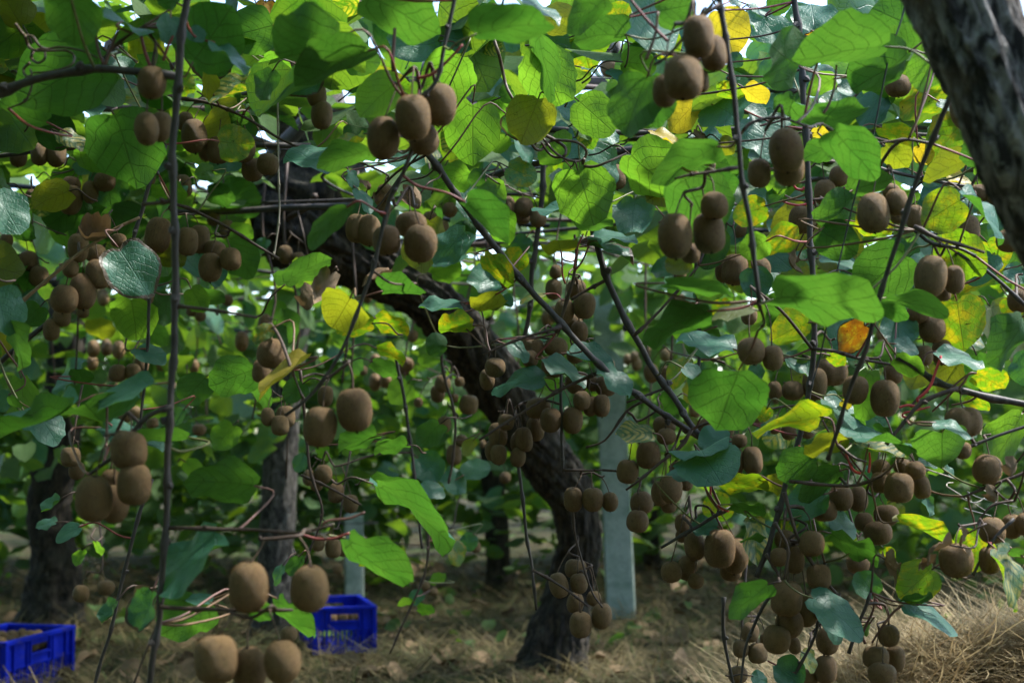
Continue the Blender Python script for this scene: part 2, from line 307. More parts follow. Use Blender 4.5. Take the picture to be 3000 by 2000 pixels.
# ------------------------------------------------------------------ leaf shapes
def leaf_mesh(name, seed, cup=.0, fold=.0, droop=.0, wave=.0, curl=.0, rag=.0, wide=1.0, seg=26, rings=4):
    r = random.Random(seed); V = []; UV = []; F = []
    ph = [r.uniform(0, 6.28) for _ in range(8)]
    def pt(rho, th):
        a = abs(th)
        R = .52 + .018*math.exp(-(a/.22)**2) - .02*math.exp(-((a-.6)/.4)**2)
        R += .035*math.exp(-((a-2.45)/.45)**2) - .10*math.exp(-((a-math.pi)/.20)**2)
        R *= 1+.018*math.sin(3*th+ph[0])+.012*math.sin(7*th+ph[1]) + rag*(.05*math.sin(5*th+ph[2])+.035*math.sin(11*th+ph[3])+.025*math.sin(17*th+ph[4]))
        x = rho*R*math.sin(th)*.98*wide; y = .48+rho*R*math.cos(th)
        z = cup*(x*x*2.2+(y-.48)**2*1.2) + fold*abs(x) - droop*max(0, y-.1)**2
        z += wave*rho**3*(math.sin(4*th+ph[5])*.5+math.sin(7*th+ph[6])*.35) + .02*math.sin(9*x+ph[7])*math.sin(8*y+ph[0])
        if curl:
            e = max(0, rho-.55)/.45; side = .5+.5*math.sin(th+ph[2]); z += curl*e*e*side; k = 1-.55*min(1, abs(curl))*e*e*side; x *= k; y = .48+(y-.48)*k
        return (x, y, z)
    V.append(pt(0, 0)); UV.append((.5, .48))
    for k in range(1, rings+1):
        rho = (k/rings)**.85
        for s in range(seg):
            th = -math.pi+2*math.pi*(s+.5*0)/seg; p = pt(rho, th); V.append(p)
            q = (rho*.52*math.sin(th), .48+rho*.52*math.cos(th)); UV.append((.5+q[0], q[1]))
    for s in range(seg): F.append((0, 1+s, 1+(s+1) % seg))
    for k in range(rings-1):
        for s in range(seg):
            a = 1+k*seg; F.append((a+s, a+seg+s, a+seg+(s+1) % seg, a+(s+1) % seg))
    V = [(x, y, z-V[0][2]*0) for x, y, z in V]
    z0 = pt(1, math.pi)[2]; V = [(x, y, z-z0) for x, y, z in V]
    F = [f[::-1] for f in F]
    me = bpy.data.meshes.new(name); me.from_pydata(V, [], F); l = me.uv_layers.new(name='UVMap')
    idx = np.empty(len(me.loops), dtype=np.int32); me.loops.foreach_get('vertex_index', idx); l.data.foreach_set('uv', np.array(UV, dtype=np.float32)[idx].ravel())
    me.polygons.foreach_set('use_smooth', [True]*len(me.polygons)); me.update(); return me
LEAF_SHAPES = []
for k in range(14):
    rr = random.Random(100+k)
    LEAF_SHAPES.append(dict(seed=k, cup=rr.uniform(-.10, .16), fold=rr.uniform(-.06, .22), droop=rr.uniform(.0, .28), wave=rr.uniform(.03, .13), curl=0 if k % 3 else rr.uniform(-.2, .2), rag=rr.uniform(.2, .8), wide=rr.uniform(.86, 1.08)))
LEAF_SHAPES += [dict(seed=40+k, cup=.3+.25*k, fold=.3, droop=.4, wave=.22, curl=.5*(1 if k % 2 else -1), rag=1.0, wide=.8) for k in range(4)]      # 14..17 dead and curled
_leaf_cache = {}
def leaf_data(shape, typ):
    if (shape, typ) not in _leaf_cache:
        me = leaf_mesh('leaf', **LEAF_SHAPES[shape]); me.materials.append(LM[typ]); _leaf_cache[(shape, typ)] = me
    return _leaf_cache[(shape, typ)]

# joined masses of leaves: ring of ten points about a raised midrib
_lx = np.array([0, .30, .50, .47, .25, 0, -.25, -.47, -.50, -.30, 0]); _ly = np.array([0, -.05, .28, .62, .90, 1.02, .90, .62, .28, -.05, .48])
_lf = [(10, (i+1) % 10, i) for i in range(10)]
LIMB = np.array([(1310, 1140), (1255, 1050), (1195, 965), (1128, 860), (1060, 765), (985, 690), (890, 625), (790, 570), (700, 520), (635, 470), (700, 380), (660, 300)], float)
LIMB = np.array([LIMB[i]+(LIMB[i+1]-LIMB[i])*t for i in range(len(LIMB)-1) for t in (0, .33, .66)])*1.27551
def clear_of_limb(P, dist=95, keepfrac=.12):                     # the leaning limb hangs free of leaves
    D = P-np.array(CAM); zc = D @ np.array(FWD); px = 1500+FPX*(D @ np.array(RIGHT))/zc; py = 1000-FPX*(D @ np.array(UP))/zc
    dm = np.sqrt(((px[:, None]-LIMB[None, :, 0])**2+(py[:, None]-LIMB[None, :, 1])**2)).min(1)
    post_ = (np.abs(px-(1396*1.27551+(py-780*1.27551)*.05)) < 75) & (py > 960) & (py < 1860) & (zc > 0) & (zc < 7.9)      # nor does the concrete post carry any
    return ~(((dm < dist*1.27551) & (zc > 0) & (zc < 5.8) | post_) & (np.random.default_rng(1).random(len(P)) > keepfrac))
def leaf_mass(name, P, X, Y, S, mat, parent=None, seed=0, curl=1.0):
    n = len(P); rg = np.random.default_rng(seed); Nn = np.cross(X, Y)
    cup = rg.uniform(-.15, .45, n)*curl; dr = rg.uniform(0, .45, n)*curl; wv = rg.uniform(-.12, .12, (n, 11))*curl
    lz = cup[:, None]*np.abs(_lx)[None]*.9 - dr[:, None]*_ly[None]**2 + wv*(np.abs(_lx)[None]+.1)
    V = P[:, None, :] + S[:, None, None]*(_lx[None, :, None]*X[:, None, :] + _ly[None, :, None]*Y[:, None, :] + lz[:, :, None]*Nn[:, None, :])
    V = V.reshape(-1, 3).astype(np.float32)
    tri = (np.array(_lf)[None] + (np.arange(n)*11)[:, None, None]).reshape(-1, 3).astype(np.int32)
    me = bpy.data.meshes.new(name); me.vertices.add(len(V)); me.vertices.foreach_set('co', V.ravel())
    me.loops.add(tri.size); me.loops.foreach_set('vertex_index', tri.ravel()); me.polygons.add(len(tri))
    me.polygons.foreach_set('loop_start', np.arange(0, tri.size, 3, dtype=np.int32)); me.polygons.foreach_set('loop_total', np.full(len(tri), 3, dtype=np.int32))
    uv = np.tile(np.stack([.5+_lx, _ly], 1), (n, 1))[tri.ravel()].astype(np.float32); l = me.uv_layers.new(name='UVMap'); l.data.foreach_set('uv', uv.ravel())
    a = me.attributes.new('rnd', 'FLOAT', 'POINT'); a.data.foreach_set('value', np.repeat(rg.random(n), 11).astype(np.float32))
    me.polygons.foreach_set('use_smooth', np.ones(len(tri), dtype=bool)); me.update(); me.validate(); me.materials.append(mat)
    o = bpy.data.objects.new(name, me); col.objects.link(o)
    if parent: o.parent = parent; o.matrix_parent_inverse = parent.matrix_basis.inverted()
    return o
def rand_frames(n, rg, tilt, up=(0, 0, 1)):                       # leaf frames with the upper face within `tilt` of up
    az = rg.uniform(0, 2*np.pi, n); ti = np.abs(rg.normal(0, tilt, n)); ti = np.minimum(ti, 1.9); ta = rg.uniform(0, 2*np.pi, n)
    Nn = np.stack([np.sin(ti)*np.cos(ta), np.sin(ti)*np.sin(ta), np.cos(ti)], 1)
    d = np.stack([np.cos(az), np.sin(az), np.full(n, -.35)], 1); Y = d - Nn*np.sum(d*Nn, 1)[:, None]; Y /= np.linalg.norm(Y, axis=1)[:, None]
    return np.cross(Y, Nn), Y

# roof of leaves on the trellis
def canopy(n, x0, x1, y0, y1, z0, z1, seed, tilt=.55, smin=.09, smax=.16, open_=.28):
    rg = np.random.default_rng(seed); P = np.stack([rg.uniform(x0, x1, n), rg.uniform(y0, y1, n), rg.uniform(z0, z1, n)], 1)
    hole = np.array([noise.noise(Vector((p[0]*.8, p[1]*.8, seed*3.1))) for p in P]); keep = hole > -open_+.25*rg.random(n)-.12
    X, Y = rand_frames(n, rg, tilt); S = rg.uniform(smin, smax, n); return P[keep], X[keep], Y[keep], S[keep]
A = [canopy(CANOPY_N[0], -5.5, 4.5, 5.2, 9, 1.72, 2.15, 1), canopy(CANOPY_N[1], -9, 9, 9, 20, 1.6, 2.2, 2, .7), canopy(CANOPY_N[2], -5.5, 3.0, -2.2, .9, 1.85, 2.3, 3, .45, .11, .18, 2.0), canopy(CANOPY_N[5], -5.5, .25, .9, 2.4, 1.85, 2.3, 13, .45, .11, .18, .5),  # last two patches lie unseen over the camera, filled to cut front light
     canopy(CANOPY_N[3], -5, -.3, 2.5, 5.2, 1.7, 2.15, 6), canopy(CANOPY_N[4], -.3, 2.6, 2.7, 5.2, 1.66, 2.0, 8, .75)]
A = [np.concatenate(q) for q in zip(*A)]; ok = clear_of_limb(A[0])
roof = leaf_mass('canopy_leaves', *[q[ok] for q in A], LM_FAR, seed=5)
tag(roof, 'roof of kiwi leaves spread over the trellis overhead, plus unseen leaves for shade', 'leaf canopy', kind='stuff')

def curtain(shoots, per, y0, y1, low, high, seed, tilt=.85, smin=.10, smax=.17, zlow=0.0, halfw=.38):
    rg = np.random.default_rng(seed); P = []
    for k in range(shoots):
        y = rg.uniform(y0, y1); h = halfw*y+.8; x = rg.uniform(-h, h); zb = rg.uniform(low, high)
        m = max(2, int(per*(1.95-zb)/1.2)); zz = rg.uniform(zb, 1.95, m); P.append(np.stack([x+rg.normal(0, .13, m), y+rg.normal(0, .13, m), zz], 1))
    P = np.concatenate(P); X, Y = rand_frames(len(P), rg, tilt); return P, X, Y, rg.uniform(smin, smax, len(P))
B = [curtain(CURTAIN_N[0], 12, 3.6, 6.2, 1.25, 1.8, 21), curtain(CURTAIN_N[1], 13, 6.2, 9.6, 1.0, 1.7, 22), curtain(CURTAIN_N[2], 22, 8.8, 12.0, .0, .55, 23), curtain(CURTAIN_N[4], 14, 6.9, 9.0, .45, 1.1, 25), curtain(CURTAIN_N[3], 20, 12, 21, .02, .6, 24)]
def block(n, x0, x1, y0, y1, z0, z1, seed, smin=.11, smax=.19):          # large ones carry the rows on unseen round the camera, added to block sky
    rg = np.random.default_rng(seed); P = np.stack([rg.uniform(x0, x1, n), rg.uniform(y0, y1, n), rg.uniform(z0, z1, n)], 1); X, Y = rand_frames(n, rg, .9); return P, X, Y, rg.uniform(smin, smax, n)
B += [block(5200, -8, 8, -7, -2.6, 0, 2.1, 41), block(2600, -8, 6, -6.5, -1.4, 1.8, 2.2, 42), block(170, -3.6, -1.7, 5.9, 7.2, .8, 1.6, 45, .09, .15), block(60, -1.5, -.9, 5.8, 6.8, .95, 1.6, 46, .09, .15), block(4200, -8, -4.4, -2.6, 9, 0, 2.0, 43), block(2600, 4.6, 7.5, -2.6, 9, 0, 1.5, 44)]
B = [np.concatenate(q) for q in zip(*B)]; ok = clear_of_limb(B[0])
back = leaf_mass('hanging_leaves', *[q[ok] for q in B], LM_FAR, seed=9)
tag(back, 'mass of kiwi leaves hanging along the rows behind, plus unseen leaves blocking sky', 'leaves', kind='stuff')
# leaf litter and low weeds
n = 900; rg = np.random.default_rng(31); yy = 4.6+rg.random(n)**1.3*7; xx = rg.uniform(-1, 1, n)*(.37*yy+.3)
P = np.stack([xx, yy, [gz(a, b)+.02 for a, b in zip(xx, yy)]], 1); X, Y = rand_frames(n, rg, .5)
lit = leaf_mass('leaf_litter', P, X, Y, rg.uniform(.05, .12, n), LM_LITTER, seed=33, curl=1.8); tag(lit, 'brown fallen kiwi leaves scattered on the straw', 'leaf litter', kind='stuff')
n = 260; yy = 6.5+rg.random(n)*5; xx = rg.uniform(-1, 1, n)*(.37*yy+.3); P = np.stack([xx, yy, [gz(a, b)+rg.uniform(.02, .10) for a, b in zip(xx, yy)]], 1); X, Y = rand_frames(n, rg, .6)
wd = leaf_mass('weeds', P, X, Y, rg.uniform(.04, .09, n), LM_FAR, seed=34); tag(wd, 'low green weeds growing on the orchard floor', 'weeds', kind='stuff')

# ------------------------------------------------------------------ trunks
def trunk(name, pts, mat, parent, seg=84, rough=1.0, seed=0, n=None):
    """pts: display pixel x, y, distance, apparent width"""
    P = [tuple(at(*dp(x, y), Z)) + (wd*1.27551*Z/FPX/2,) for x, y, Z, wd in pts]
    L = sum((Vector(P[i+1][:3])-Vector(P[i][:3])).length for i in range(len(P)-1)); n = n or int(max(24, L/.011)); S = spline(P, n)
    path, rad = S[:, :3], S[:, 3]; V, F = tube_data(path, np.ones(n), seg); V = np.array(V)
    l = np.concatenate([[0], np.cumsum(np.linalg.norm(np.diff(path, axis=0), axis=1))])
    for k in range(n):
        for s in range(seg):
            a = 2*math.pi*s/seg + .8*noise.noise(Vector((l[k]*1.7, seed, 0))) + .35*noise.noise(Vector((l[k]*6, seed, math.cos(2*math.pi*s/seg)*2))); c, sn = math.cos(a), math.sin(a)
            f1 = 1-abs(noise.noise(Vector((c*3.2, sn*3.2, l[k]*3.2+seed))))*2; f2 = 1-abs(noise.noise(Vector((c*7.5, sn*7.5, l[k]*7+seed*2))))*2
            f3 = 1-abs(noise.noise(Vector((c*16, sn*16, l[k]*12+seed*3))))*2; lump = noise.noise(Vector((c*1.1, sn*1.1, l[k]*2.2+seed*5))); step = abs(noise.noise(Vector((c*2.6, sn*2.6, l[k]*13+seed))))*-3
            i = k*seg+s; d = V[i]-path[k]; V[i] = path[k]+d*rad[k]*(1+rough*(.14*lump+.19*f1+.15*f2+.06*f3+.05*step-.14))
    return mesh_obj(name, V, F, mat, parent)
vine = empty('kiwi_vine', at(*dp(1265, 1545), 6.0)); tag(vine, 'old gnarled kiwi vine with dark bark leaning across the middle', 'vine')
trunk('trunk', [(1262, 1590, 6.0, 190), (1274, 1510, 6.0, 140), (1297, 1400, 6.0, 108), (1322, 1290, 5.95, 92), (1328, 1220, 5.9, 92), (1310, 1140, 5.85, 100), (1255, 1050, 5.75, 116), (1195, 965, 5.65, 110), (1128, 860, 5.5, 114),
  (1060, 765, 5.4, 112), (985, 690, 5.3, 110), (890, 625, 5.2, 120), (790, 570, 5.1, 155), (700, 515, 5.0, 205), (635, 468, 4.95, 215), (578, 452, 4.93, 150), (545, 470, 4.9, 70)], M_BARK, vine, seed=1)
for k, pts in enumerate([
  [(700, 560, 5.05, 130), (735, 440, 5.0, 195), (715, 330, 4.95, 150), (650, 235, 4.85, 105), (560, 200, 4.75, 75), (430, 150, 4.6, 60), (250, 110, 4.4, 45)],
  [(740, 440, 5.0, 110), (800, 320, 4.95, 70), (870, 240, 4.9, 56), (980, 160, 4.8, 46), (1150, 135, 4.6, 40), (1420, 108, 4.4, 34)],
  [(740, 400, 5.05, 90), (775, 290, 5.1, 66), (760, 200, 5.2, 55), (800, 80, 5.3, 40), (835, -30, 5.4, 34)],
  [(560, 520, 4.95, 60), (575, 440, 4.9, 110), (540, 420, 4.85, 50)]]):
    trunk('limb', pts, M_BARK if k in (0, 3) else M_BARKG, vine, seg=28, rough=.8, seed=7+k)
for pts in [[(585, 410, 4.6, 40), (640, 345, 4.55, 38), (710, 270, 4.5, 36), (735, 235, 4.45, 34)], [(735, 30, 4.2, 34), (780, 80, 4.2, 34), (830, 170, 4.25, 36), (860, 230, 4.3, 30)],
  [(870, 290, 4.4, 34), (950, 320, 4.35, 34), (1060, 260, 4.3, 30), (1180, 235, 4.3, 28)], [(1000, 260, 4.5, 36), (1200, 205, 4.5, 36), (1480, 190, 4.5, 32), (1800, 230, 4.5, 28)],
  [(1400, 100, 3.4, 15), (1330, 140, 3.4, 17), (1260, 165, 3.4, 13)], [(1450, 400, 4.8, 24), (1500, 380, 4.8, 26), (1650, 372, 4.8, 22)], [(1790, 580, 3.6, 20), (1840, 615, 3.6, 20), (1885, 660, 3.6, 16)],
  [(1830, 40, 3.8, 26), (1960, 30, 3.8, 24), (2010, 70, 3.8, 22), (2100, 120, 3.8, 20)]]:
    P = [tuple(at(*dp(x, y), Z))+(wd*1.2755*Z/FPX/2,) for x, y, Z, wd in pts]; S = spline(P, 16); tube('branch', S[:, :3], S[:, 3], M_CANE, vine, 8)
# canes lying over the trellis and thin shoots dropping from them
rr = random.Random(5); CANOPY_CANES = []
for k in range(100):
    y = rr.uniform(3.1, 9); x = rr.uniform(-.36*y, .36*y); z = rr.uniform(1.66, 1.95); a = rr.uniform(0, math.pi); L = rr.uniform(.7, 1.8); p = np.array([x, y, z]); pts = []
    for q in range(6):
        pts.append(p.copy()); a += rr.uniform(-.35, .35); p = p+np.array([math.cos(a), math.sin(a)*.7, rr.uniform(-.06, .06)])*L/5
    S = spline(pts, 14); CANOPY_CANES.append(S); r0 = rr.uniform(.004, .012); tube('cane', S, np.linspace(r0, r0*.55, 14), rr.choice([M_CANE, M_TWIG, M_CANE]), vine, 6)
for k in range(46):
    y = rr.uniform(3.9, 9.5); x = rr.uniform(-.37*y, .37*y); z = 1.9; L = rr.uniform(.3, 1.05); pts = []; p = np.array([x, y, z]); 
    for q in range(5): pts.append(p.copy()); p = p+np.array([rr.uniform(-.05, .05), rr.uniform(-.05, .05), -L/4])
    S = spline(pts, 12); CANOPY_CANES.append(S); tube('shoot', S, np.linspace(.0055, .003, 12), M_TWIG, vine, 5)

def side_vine(name, label, pts, mat, seed, rough=1.0):
    v = empty(name, at(*dp(*pts[0][:2]), pts[0][2])); tag(v, label, 'vine'); trunk('trunk', pts, mat, v, seg=32, rough=rough, seed=seed, n=90)
    top = at(*dp(*pts[-1][:2]), pts[-1][2]); r0 = pts[-1][3]*1.2755*pts[-1][2]/FPX/2
    for k in range(3):
        a = 2.1*k+seed; q = [top-Vector((0, 0, .06)), top+Vector((math.cos(a)*.25, math.sin(a)*.25, .18)), top+Vector((math.cos(a)*.7, math.sin(a)*.7, .3)), top+Vector((math.cos(a+.3)*1.3, math.sin(a+.3)*1.3, .26))]
        S = spline(q, 14); tube('limb', S, np.linspace(r0*.75, r0*.3, 14), mat, v, 10)
    return v
side_vine('kiwi_vine', 'upright grey lichened vine trunk behind the two long hanging fruit', [(622, 1480, 7.0, 100), (628, 1400, 7.0, 82), (632, 1280, 7.0, 76), (640, 1150, 7.0, 74), (645, 1020, 7.0, 74), (655, 900, 7.0, 70), (672, 780, 7.0, 64), (690, 640, 7.0, 60), (690, 590, 7.0, 55)], M_BARKM, 12, .8)
side_vine('kiwi_vine', 'dark thick vine trunk standing beyond the crate of fruit', [(118, 1445, 7.5, 150), (122, 1380, 7.5, 118), (125, 1290, 7.5, 100), (112, 1180, 7.5, 92), (130, 1050, 7.5, 88), (150, 900, 7.5, 80), (150, 760, 7.5, 76), (155, 650, 7.5, 70)], M_BARK, 14)
side_vine('kiwi_vine', 'small far vine trunk between the bending trunk and blue crate', [(1146, 1350, 9.4, 66), (1144, 1290, 9.4, 54), (1138, 1200, 9.4, 50), (1130, 1080, 9.4, 48), (1125, 900, 9.4, 44), (1130, 760, 9.4, 40)], M_BARK, 15)
side_vine('kiwi_vine', 'slim dark far vine trunk behind the crossing grey canes', [(1500, 1330, 10.5, 40), (1490, 1150, 10.5, 34), (1478, 950, 10.5, 32), (1475, 780, 10.5, 30), (1472, 700, 10.5, 28)], M_BARK, 16)
limb = empty('kiwi_vine', at(*dp(2590, 3000), 1.62)); tag(limb, 'thick grey limb with flaky bark crossing the upper right corner', 'vine')
trunk('trunk', [(2120, -190, 1.72, 215), (2185, -60, 1.68, 215), (2235, 60, 1.66, 210), (2290, 190, 1.64, 205), (2335, 320, 1.62, 190), (2385, 450, 1.62, 175), (2440, 580, 1.62, 170), (2520, 740, 1.62, 165), (2600, 1050, 1.62, 165), (2620, 1700, 1.62, 172), (2600, 2400, 1.62, 185), (2590, 3060, 1.62, 235)], M_BARKG, limb, seg=72, rough=.85, seed=21, n=300)

# ------------------------------------------------------------------ concrete posts
def concrete():
    m, t, out = new_mat('concrete'); g = N(t); tc = g.node('ShaderNodeTexCoord').outputs['Object']; n1 = g.noise(tc, 9.0, 5.0, .65); n2 = g.noise(tc, 70.0, 3.0)
    base = g.mix(g.ramp(n1, .35, .7), C(.34, .39, .35), C(.18, .25, .20)); base = g.mix(g.math('MULTIPLY', g.ramp(n2, .5, .7), .4), base, C(.15, .17, .15))
    p = g.node('ShaderNodeBsdfPrincipled'); g.put(p.inputs['Base Color'], base); p.inputs['Roughness'].default_value = .9; g.put(p.inputs['Normal'], g.bump(n2, .4, .004)); g.put(out.inputs[0], p.outputs[0]); return m
M_CONC = concrete()
def post(label, bx, by, tx, ty, Z, w, rz):
    b = at(*dp(bx, by), Z); t = at(*dp(tx, ty), Z); b.z = -.05; root = tag(empty('trellis_post', b), label, 'post'); bm = bmesh.new(); bmesh.ops.create_cube(bm, size=1)
    L = (t-b).length; R = (t-b).to_track_quat('Z', 'Y').to_matrix().to_4x4() @ Matrix.Rotation(rz, 4, 'Z')
    bmesh.ops.scale(bm, vec=(w, w, L), verts=bm.verts); bmesh.ops.translate(bm, vec=(0, 0, L/2), verts=bm.verts); bmesh.ops.bevel(bm, geom=bm.edges[:], offset=.012, segments=2, affect='EDGES')
    bmesh.ops.transform(bm, matrix=Matrix.Translation(b) @ R, verts=bm.verts); me = bpy.data.meshes.new('shaft'); bm.to_mesh(me); bm.free(); me.materials.append(M_CONC)
    o = bpy.data.objects.new('shaft', me); col.objects.link(o); o.parent = root; o.matrix_parent_inverse = root.matrix_basis.inverted()
    for q in (-.05, .05):
        V, F = tube_data(np.array([list(t+Vector((-.14, q, -.05))), list(t+Vector((.14, q, -.05)))]), .003, 5); mesh_obj('tie_wire', V, F, M_WIRE, root)
post('square pale concrete trellis post behind the bending trunk', 1428, 1412, 1392, 640, 7.9, .155, math.radians(28))
post('small pale concrete trellis post rising behind the centre blue crate', 815, 1402, 812, 1180, 8.1, .105, math.radians(15))
# ------------------------------------------------------------------ hoses, wires
def line_thing(name, label, cat, pts, r, mat, part):
    P = [at(*dp(x, y), Z) for x, y, Z in pts]; S = spline([tuple(p) for p in P], 40); root = tag(empty(name, P[0]), label, cat); tube(part, S, r, mat, root, 10); return root
h1 = line_thing('irrigation_hose', 'black irrigation hose strung across the vine in the middle', 'hose', [(-300, 398, 5.15), (45, 428, 5.1), (300, 452, 5.08), (530, 470, 5.05), (800, 490, 5.25), (1080, 508, 5.1), (1300, 520, 5.05), (1500, 525, 5.0), (2000, 535, 5.0), (2600, 545, 5.0)], .0095, M_HOSE, 'tube')
h2 = line_thing('irrigation_hose', 'thinner far black hose sagging low among the background leaves', 'hose', [(-300, 738, 9), (330, 754, 9), (700, 766, 9), (1400, 790, 9), (2600, 800, 9)], .012, M_HOSE, 'tube')
for k, (y, z) in enumerate([(3.5, 1.90), (4.3, 1.88), (5.6, 1.9)]):
    S = np.array([[x, y+.03*math.sin(x), z-.01*math.cos(x*.6)] for x in np.linspace(-4, 4, 24)]); o = tag(empty('trellis_wire', S[0]), ['taut trellis wire nearest overhead in the leaves', 'taut trellis wire second overhead among the limbs', 'taut trellis wire farthest overhead behind the crown'][k], 'wire'); tube('strand', S, .0016, M_WIRE, o, 5)
# ------------------------------------------------------------------ hanging canes (display pixels of a 2352-wide view, distance, apparent width)
BUD = {}
for m in (M_CANE, M_TWIG, M_TAN, M_PALE):
    V = [(0, 0, -.3)]+[(.75*math.cos(q*1.047), .75*math.sin(q*1.047), .35) for q in range(6)]+[(.35*math.cos(q*1.047), .35*math.sin(q*1.047), 1.05) for q in range(6)]+[(0, 0, 1.3)]
    F = [(0, 1+(q+1) % 6, 1+q) for q in range(6)]+[(1+q, 1+(q+1) % 6, 7+(q+1) % 6, 7+q) for q in range(6)]+[(13, 7+q, 7+(q+1) % 6) for q in range(6)]
    me = bpy.data.meshes.new('bud'); me.from_pydata(V, [], F); me.materials.append(m); BUD[m.name] = me
CANES = []          # dict(root, path, px, Z)
def cane(label, pts, Z, width, mat=None, shoots=(), name='hanging_cane', taper=.75):
    mat = mat or M_CANE; Zs = [Z]*len(pts) if not isinstance(Z, (list, tuple)) else list(np.interp(np.linspace(0, 1, len(pts)), np.linspace(0, 1, len(Z)), Z))
    P = [at(*dp(x, y), z) for (x, y), z in zip(pts, Zs)]; root = tag(empty(name, P[0]), label, 'cane')
    if pts[0][1] < 0:                   # tied up to the trellis above
        t = P[0]+(P[0]-P[1]).normalized()*.12; P = [Vector((t.x*.97, t.y+.12, max(t.z+.1, 1.96))), t]+P
    rec = dict(root=root, paths=[])
    def bud(p, d, r, mt):
        o = bpy.data.objects.new('bud', BUD[mt.name]); col.objects.link(o); o.parent = root; o.location = Vector(p)-root.location; o.rotation_mode = 'QUATERNION'; o.rotation_quaternion = Vector((0, 0, 1)).rotation_difference(Vector(d).normalized()); o.scale = (r, r, r)
    def one(nm, P, wd, z, tp, mt):
        L = sum((P[i+1]-P[i]).length for i in range(len(P)-1)); n = max(10, int(L/.018)); S = spline([tuple(p) for p in P], n); r = wd*1.2755*z/FPX/2; rad = np.linspace(r, r*tp, n)
        nod = max(5, int(.075/.018)); ph = random.randrange(nod)
        for k in range(n):
            if (k+ph) % nod == 0:
                rad[k] *= 1.42
                if 1 < k < n-2 and random.random() < .8:
                    t = Vector(S[k+1]-S[k-1]).normalized(); s = t.cross(Vector((random.gauss(0, 1), random.gauss(0, .6), random.gauss(0, 1)))).normalized(); bud(Vector(S[k])+s*rad[k]*.5, s+t*random.choice((-.5, .5)), rad[k]*1.25, mt)
            j = np.array([noise.noise(Vector((S[k][0]*19, S[k][1]*19, S[k][2]*19+q*7))) for q in range(3)]); S[k] += j*r*.55
        tube(nm, S, rad, mt, root, 8); rec['paths'].append(S); return S
    one('stem', P, width, Zs[0], taper, mat)
    for sh in shoots:
        spts, sw = sh[0], sh[1]; sz = sh[2] if len(sh) > 2 else Zs[len(Zs)//2]; one('side_shoot', [at(*dp(x, y), sz) for x, y in spts], sw, sz, .6, sh[3] if len(sh) > 3 else M_TWIG)
    CANES.append(rec); return root
cane('long straight grey-brown cane hanging the full height on the left', [(434, -60), (420, 60), (408, 200), (398, 400), (404, 560), (400, 740), (392, 900), (385, 1060), (380, 1220), (370, 1360), (355, 1480), (335, 1640)], 1.9, 19, shoots=[
  ([(408, 702), (460, 708), (520, 718), (590, 728)], 10, 1.9), ([(385, 1212), (500, 1214), (600, 1216), (690, 1222), (765, 1203)], 10, 1.9), ([(368, 1394), (450, 1397), (560, 1402), (672, 1401)], 11, 1.85),
  ([(395, 932), (345, 950), (310, 985), (275, 1035), (235, 1068), (205, 1092)], 14, 1.9, M_CANE), ([(398, 462), (365, 466), (325, 468)], 12, 1.9), ([(362, 1430), (330, 1510), (295, 1600)], 6, 1.95)])
cane('arched blue-grey branch curving in from the upper left edge', [(-60, 235), (0, 214), (70, 188), (150, 168), (230, 160), (310, 162), (405, 176)], 1.95, 20, taper=.9, shoots=[([(232, 160), (250, 120), (290, 85), (330, 60)], 9, 2.0), ([(75, 187), (60, 230), (20, 250)], 6, 2.0)])
cane('long slanting grey cane crossing the middle from upper left', [(975, 340), (1030, 420), (1080, 490), (1180, 620), (1290, 745), (1390, 850), (1490, 925), (1560, 975), (1607, 1003)], [2.75, 3.0], 15, taper=.95, shoots=[
  ([(1290, 750), (1220, 770), (1160, 790), (1110, 815)], 8, 2.85), ([(1390, 850), (1330, 875), (1270, 905), (1180, 960), (1100, 1010)], 9, 2.95), ([(1480, 920), (1440, 945), (1390, 1010), (1345, 1027)], 7, 2.95)])
cane('steep dark cane meeting the slanting cane at its tip', [(1345, 470), (1370, 555), (1395, 640), (1450, 760), (1530, 890), (1570, 950), (1607, 1003)], 2.95, 15, taper=.9, shoots=[
  ([(1395, 640), (1350, 665), (1310, 690)], 9, 2.95), ([(1455, 772), (1500, 730), (1555, 670), (1605, 610)], 8, 2.9), ([(1530, 890), (1490, 905), (1440, 925)], 7, 2.95), ([(1590, 985), (1560, 1030), (1500, 1075), (1438, 1126)], 9, 2.9)])
cane('slim grey cane hanging between the upper centre fruit clusters', [(1650, -50), (1660, 40), (1672, 120), (1690, 260), (1700, 380), (1722, 520), (1745, 695)], 1.9, 15, shoots=[([(1652, 10), (1600, 50), (1560, 100), (1525, 135), (1500, 150)], 10, 1.8), ([(1708, 300), (1730, 280), (1790, 270), (1850, 290)], 9, 1.95), ([(1695, 385), (1640, 395), (1590, 400), (1550, 410)], 9, 1.95), ([(1740, 690), (1755, 740), (1740, 760)], 8, 2.0)])
cane('thin cane slanting down from the flaky limb', [(2215, 140), (2195, 195), (2150, 300), (2110, 400), (2060, 560), (2020, 680), (1990, 800), (1950, 900), (1920, 1000), (1903, 1055)], [1.9, 2.15], 14, shoots=[
  ([(2100, 520), (2150, 545), (2200, 560), (2260, 580)], 11, 2.2), ([(1922, 1020), (1960, 1050), (1990, 1060)], 8, 2.3), ([(2140, 330), (2080, 320), (2010, 330)], 8, 2.2)])
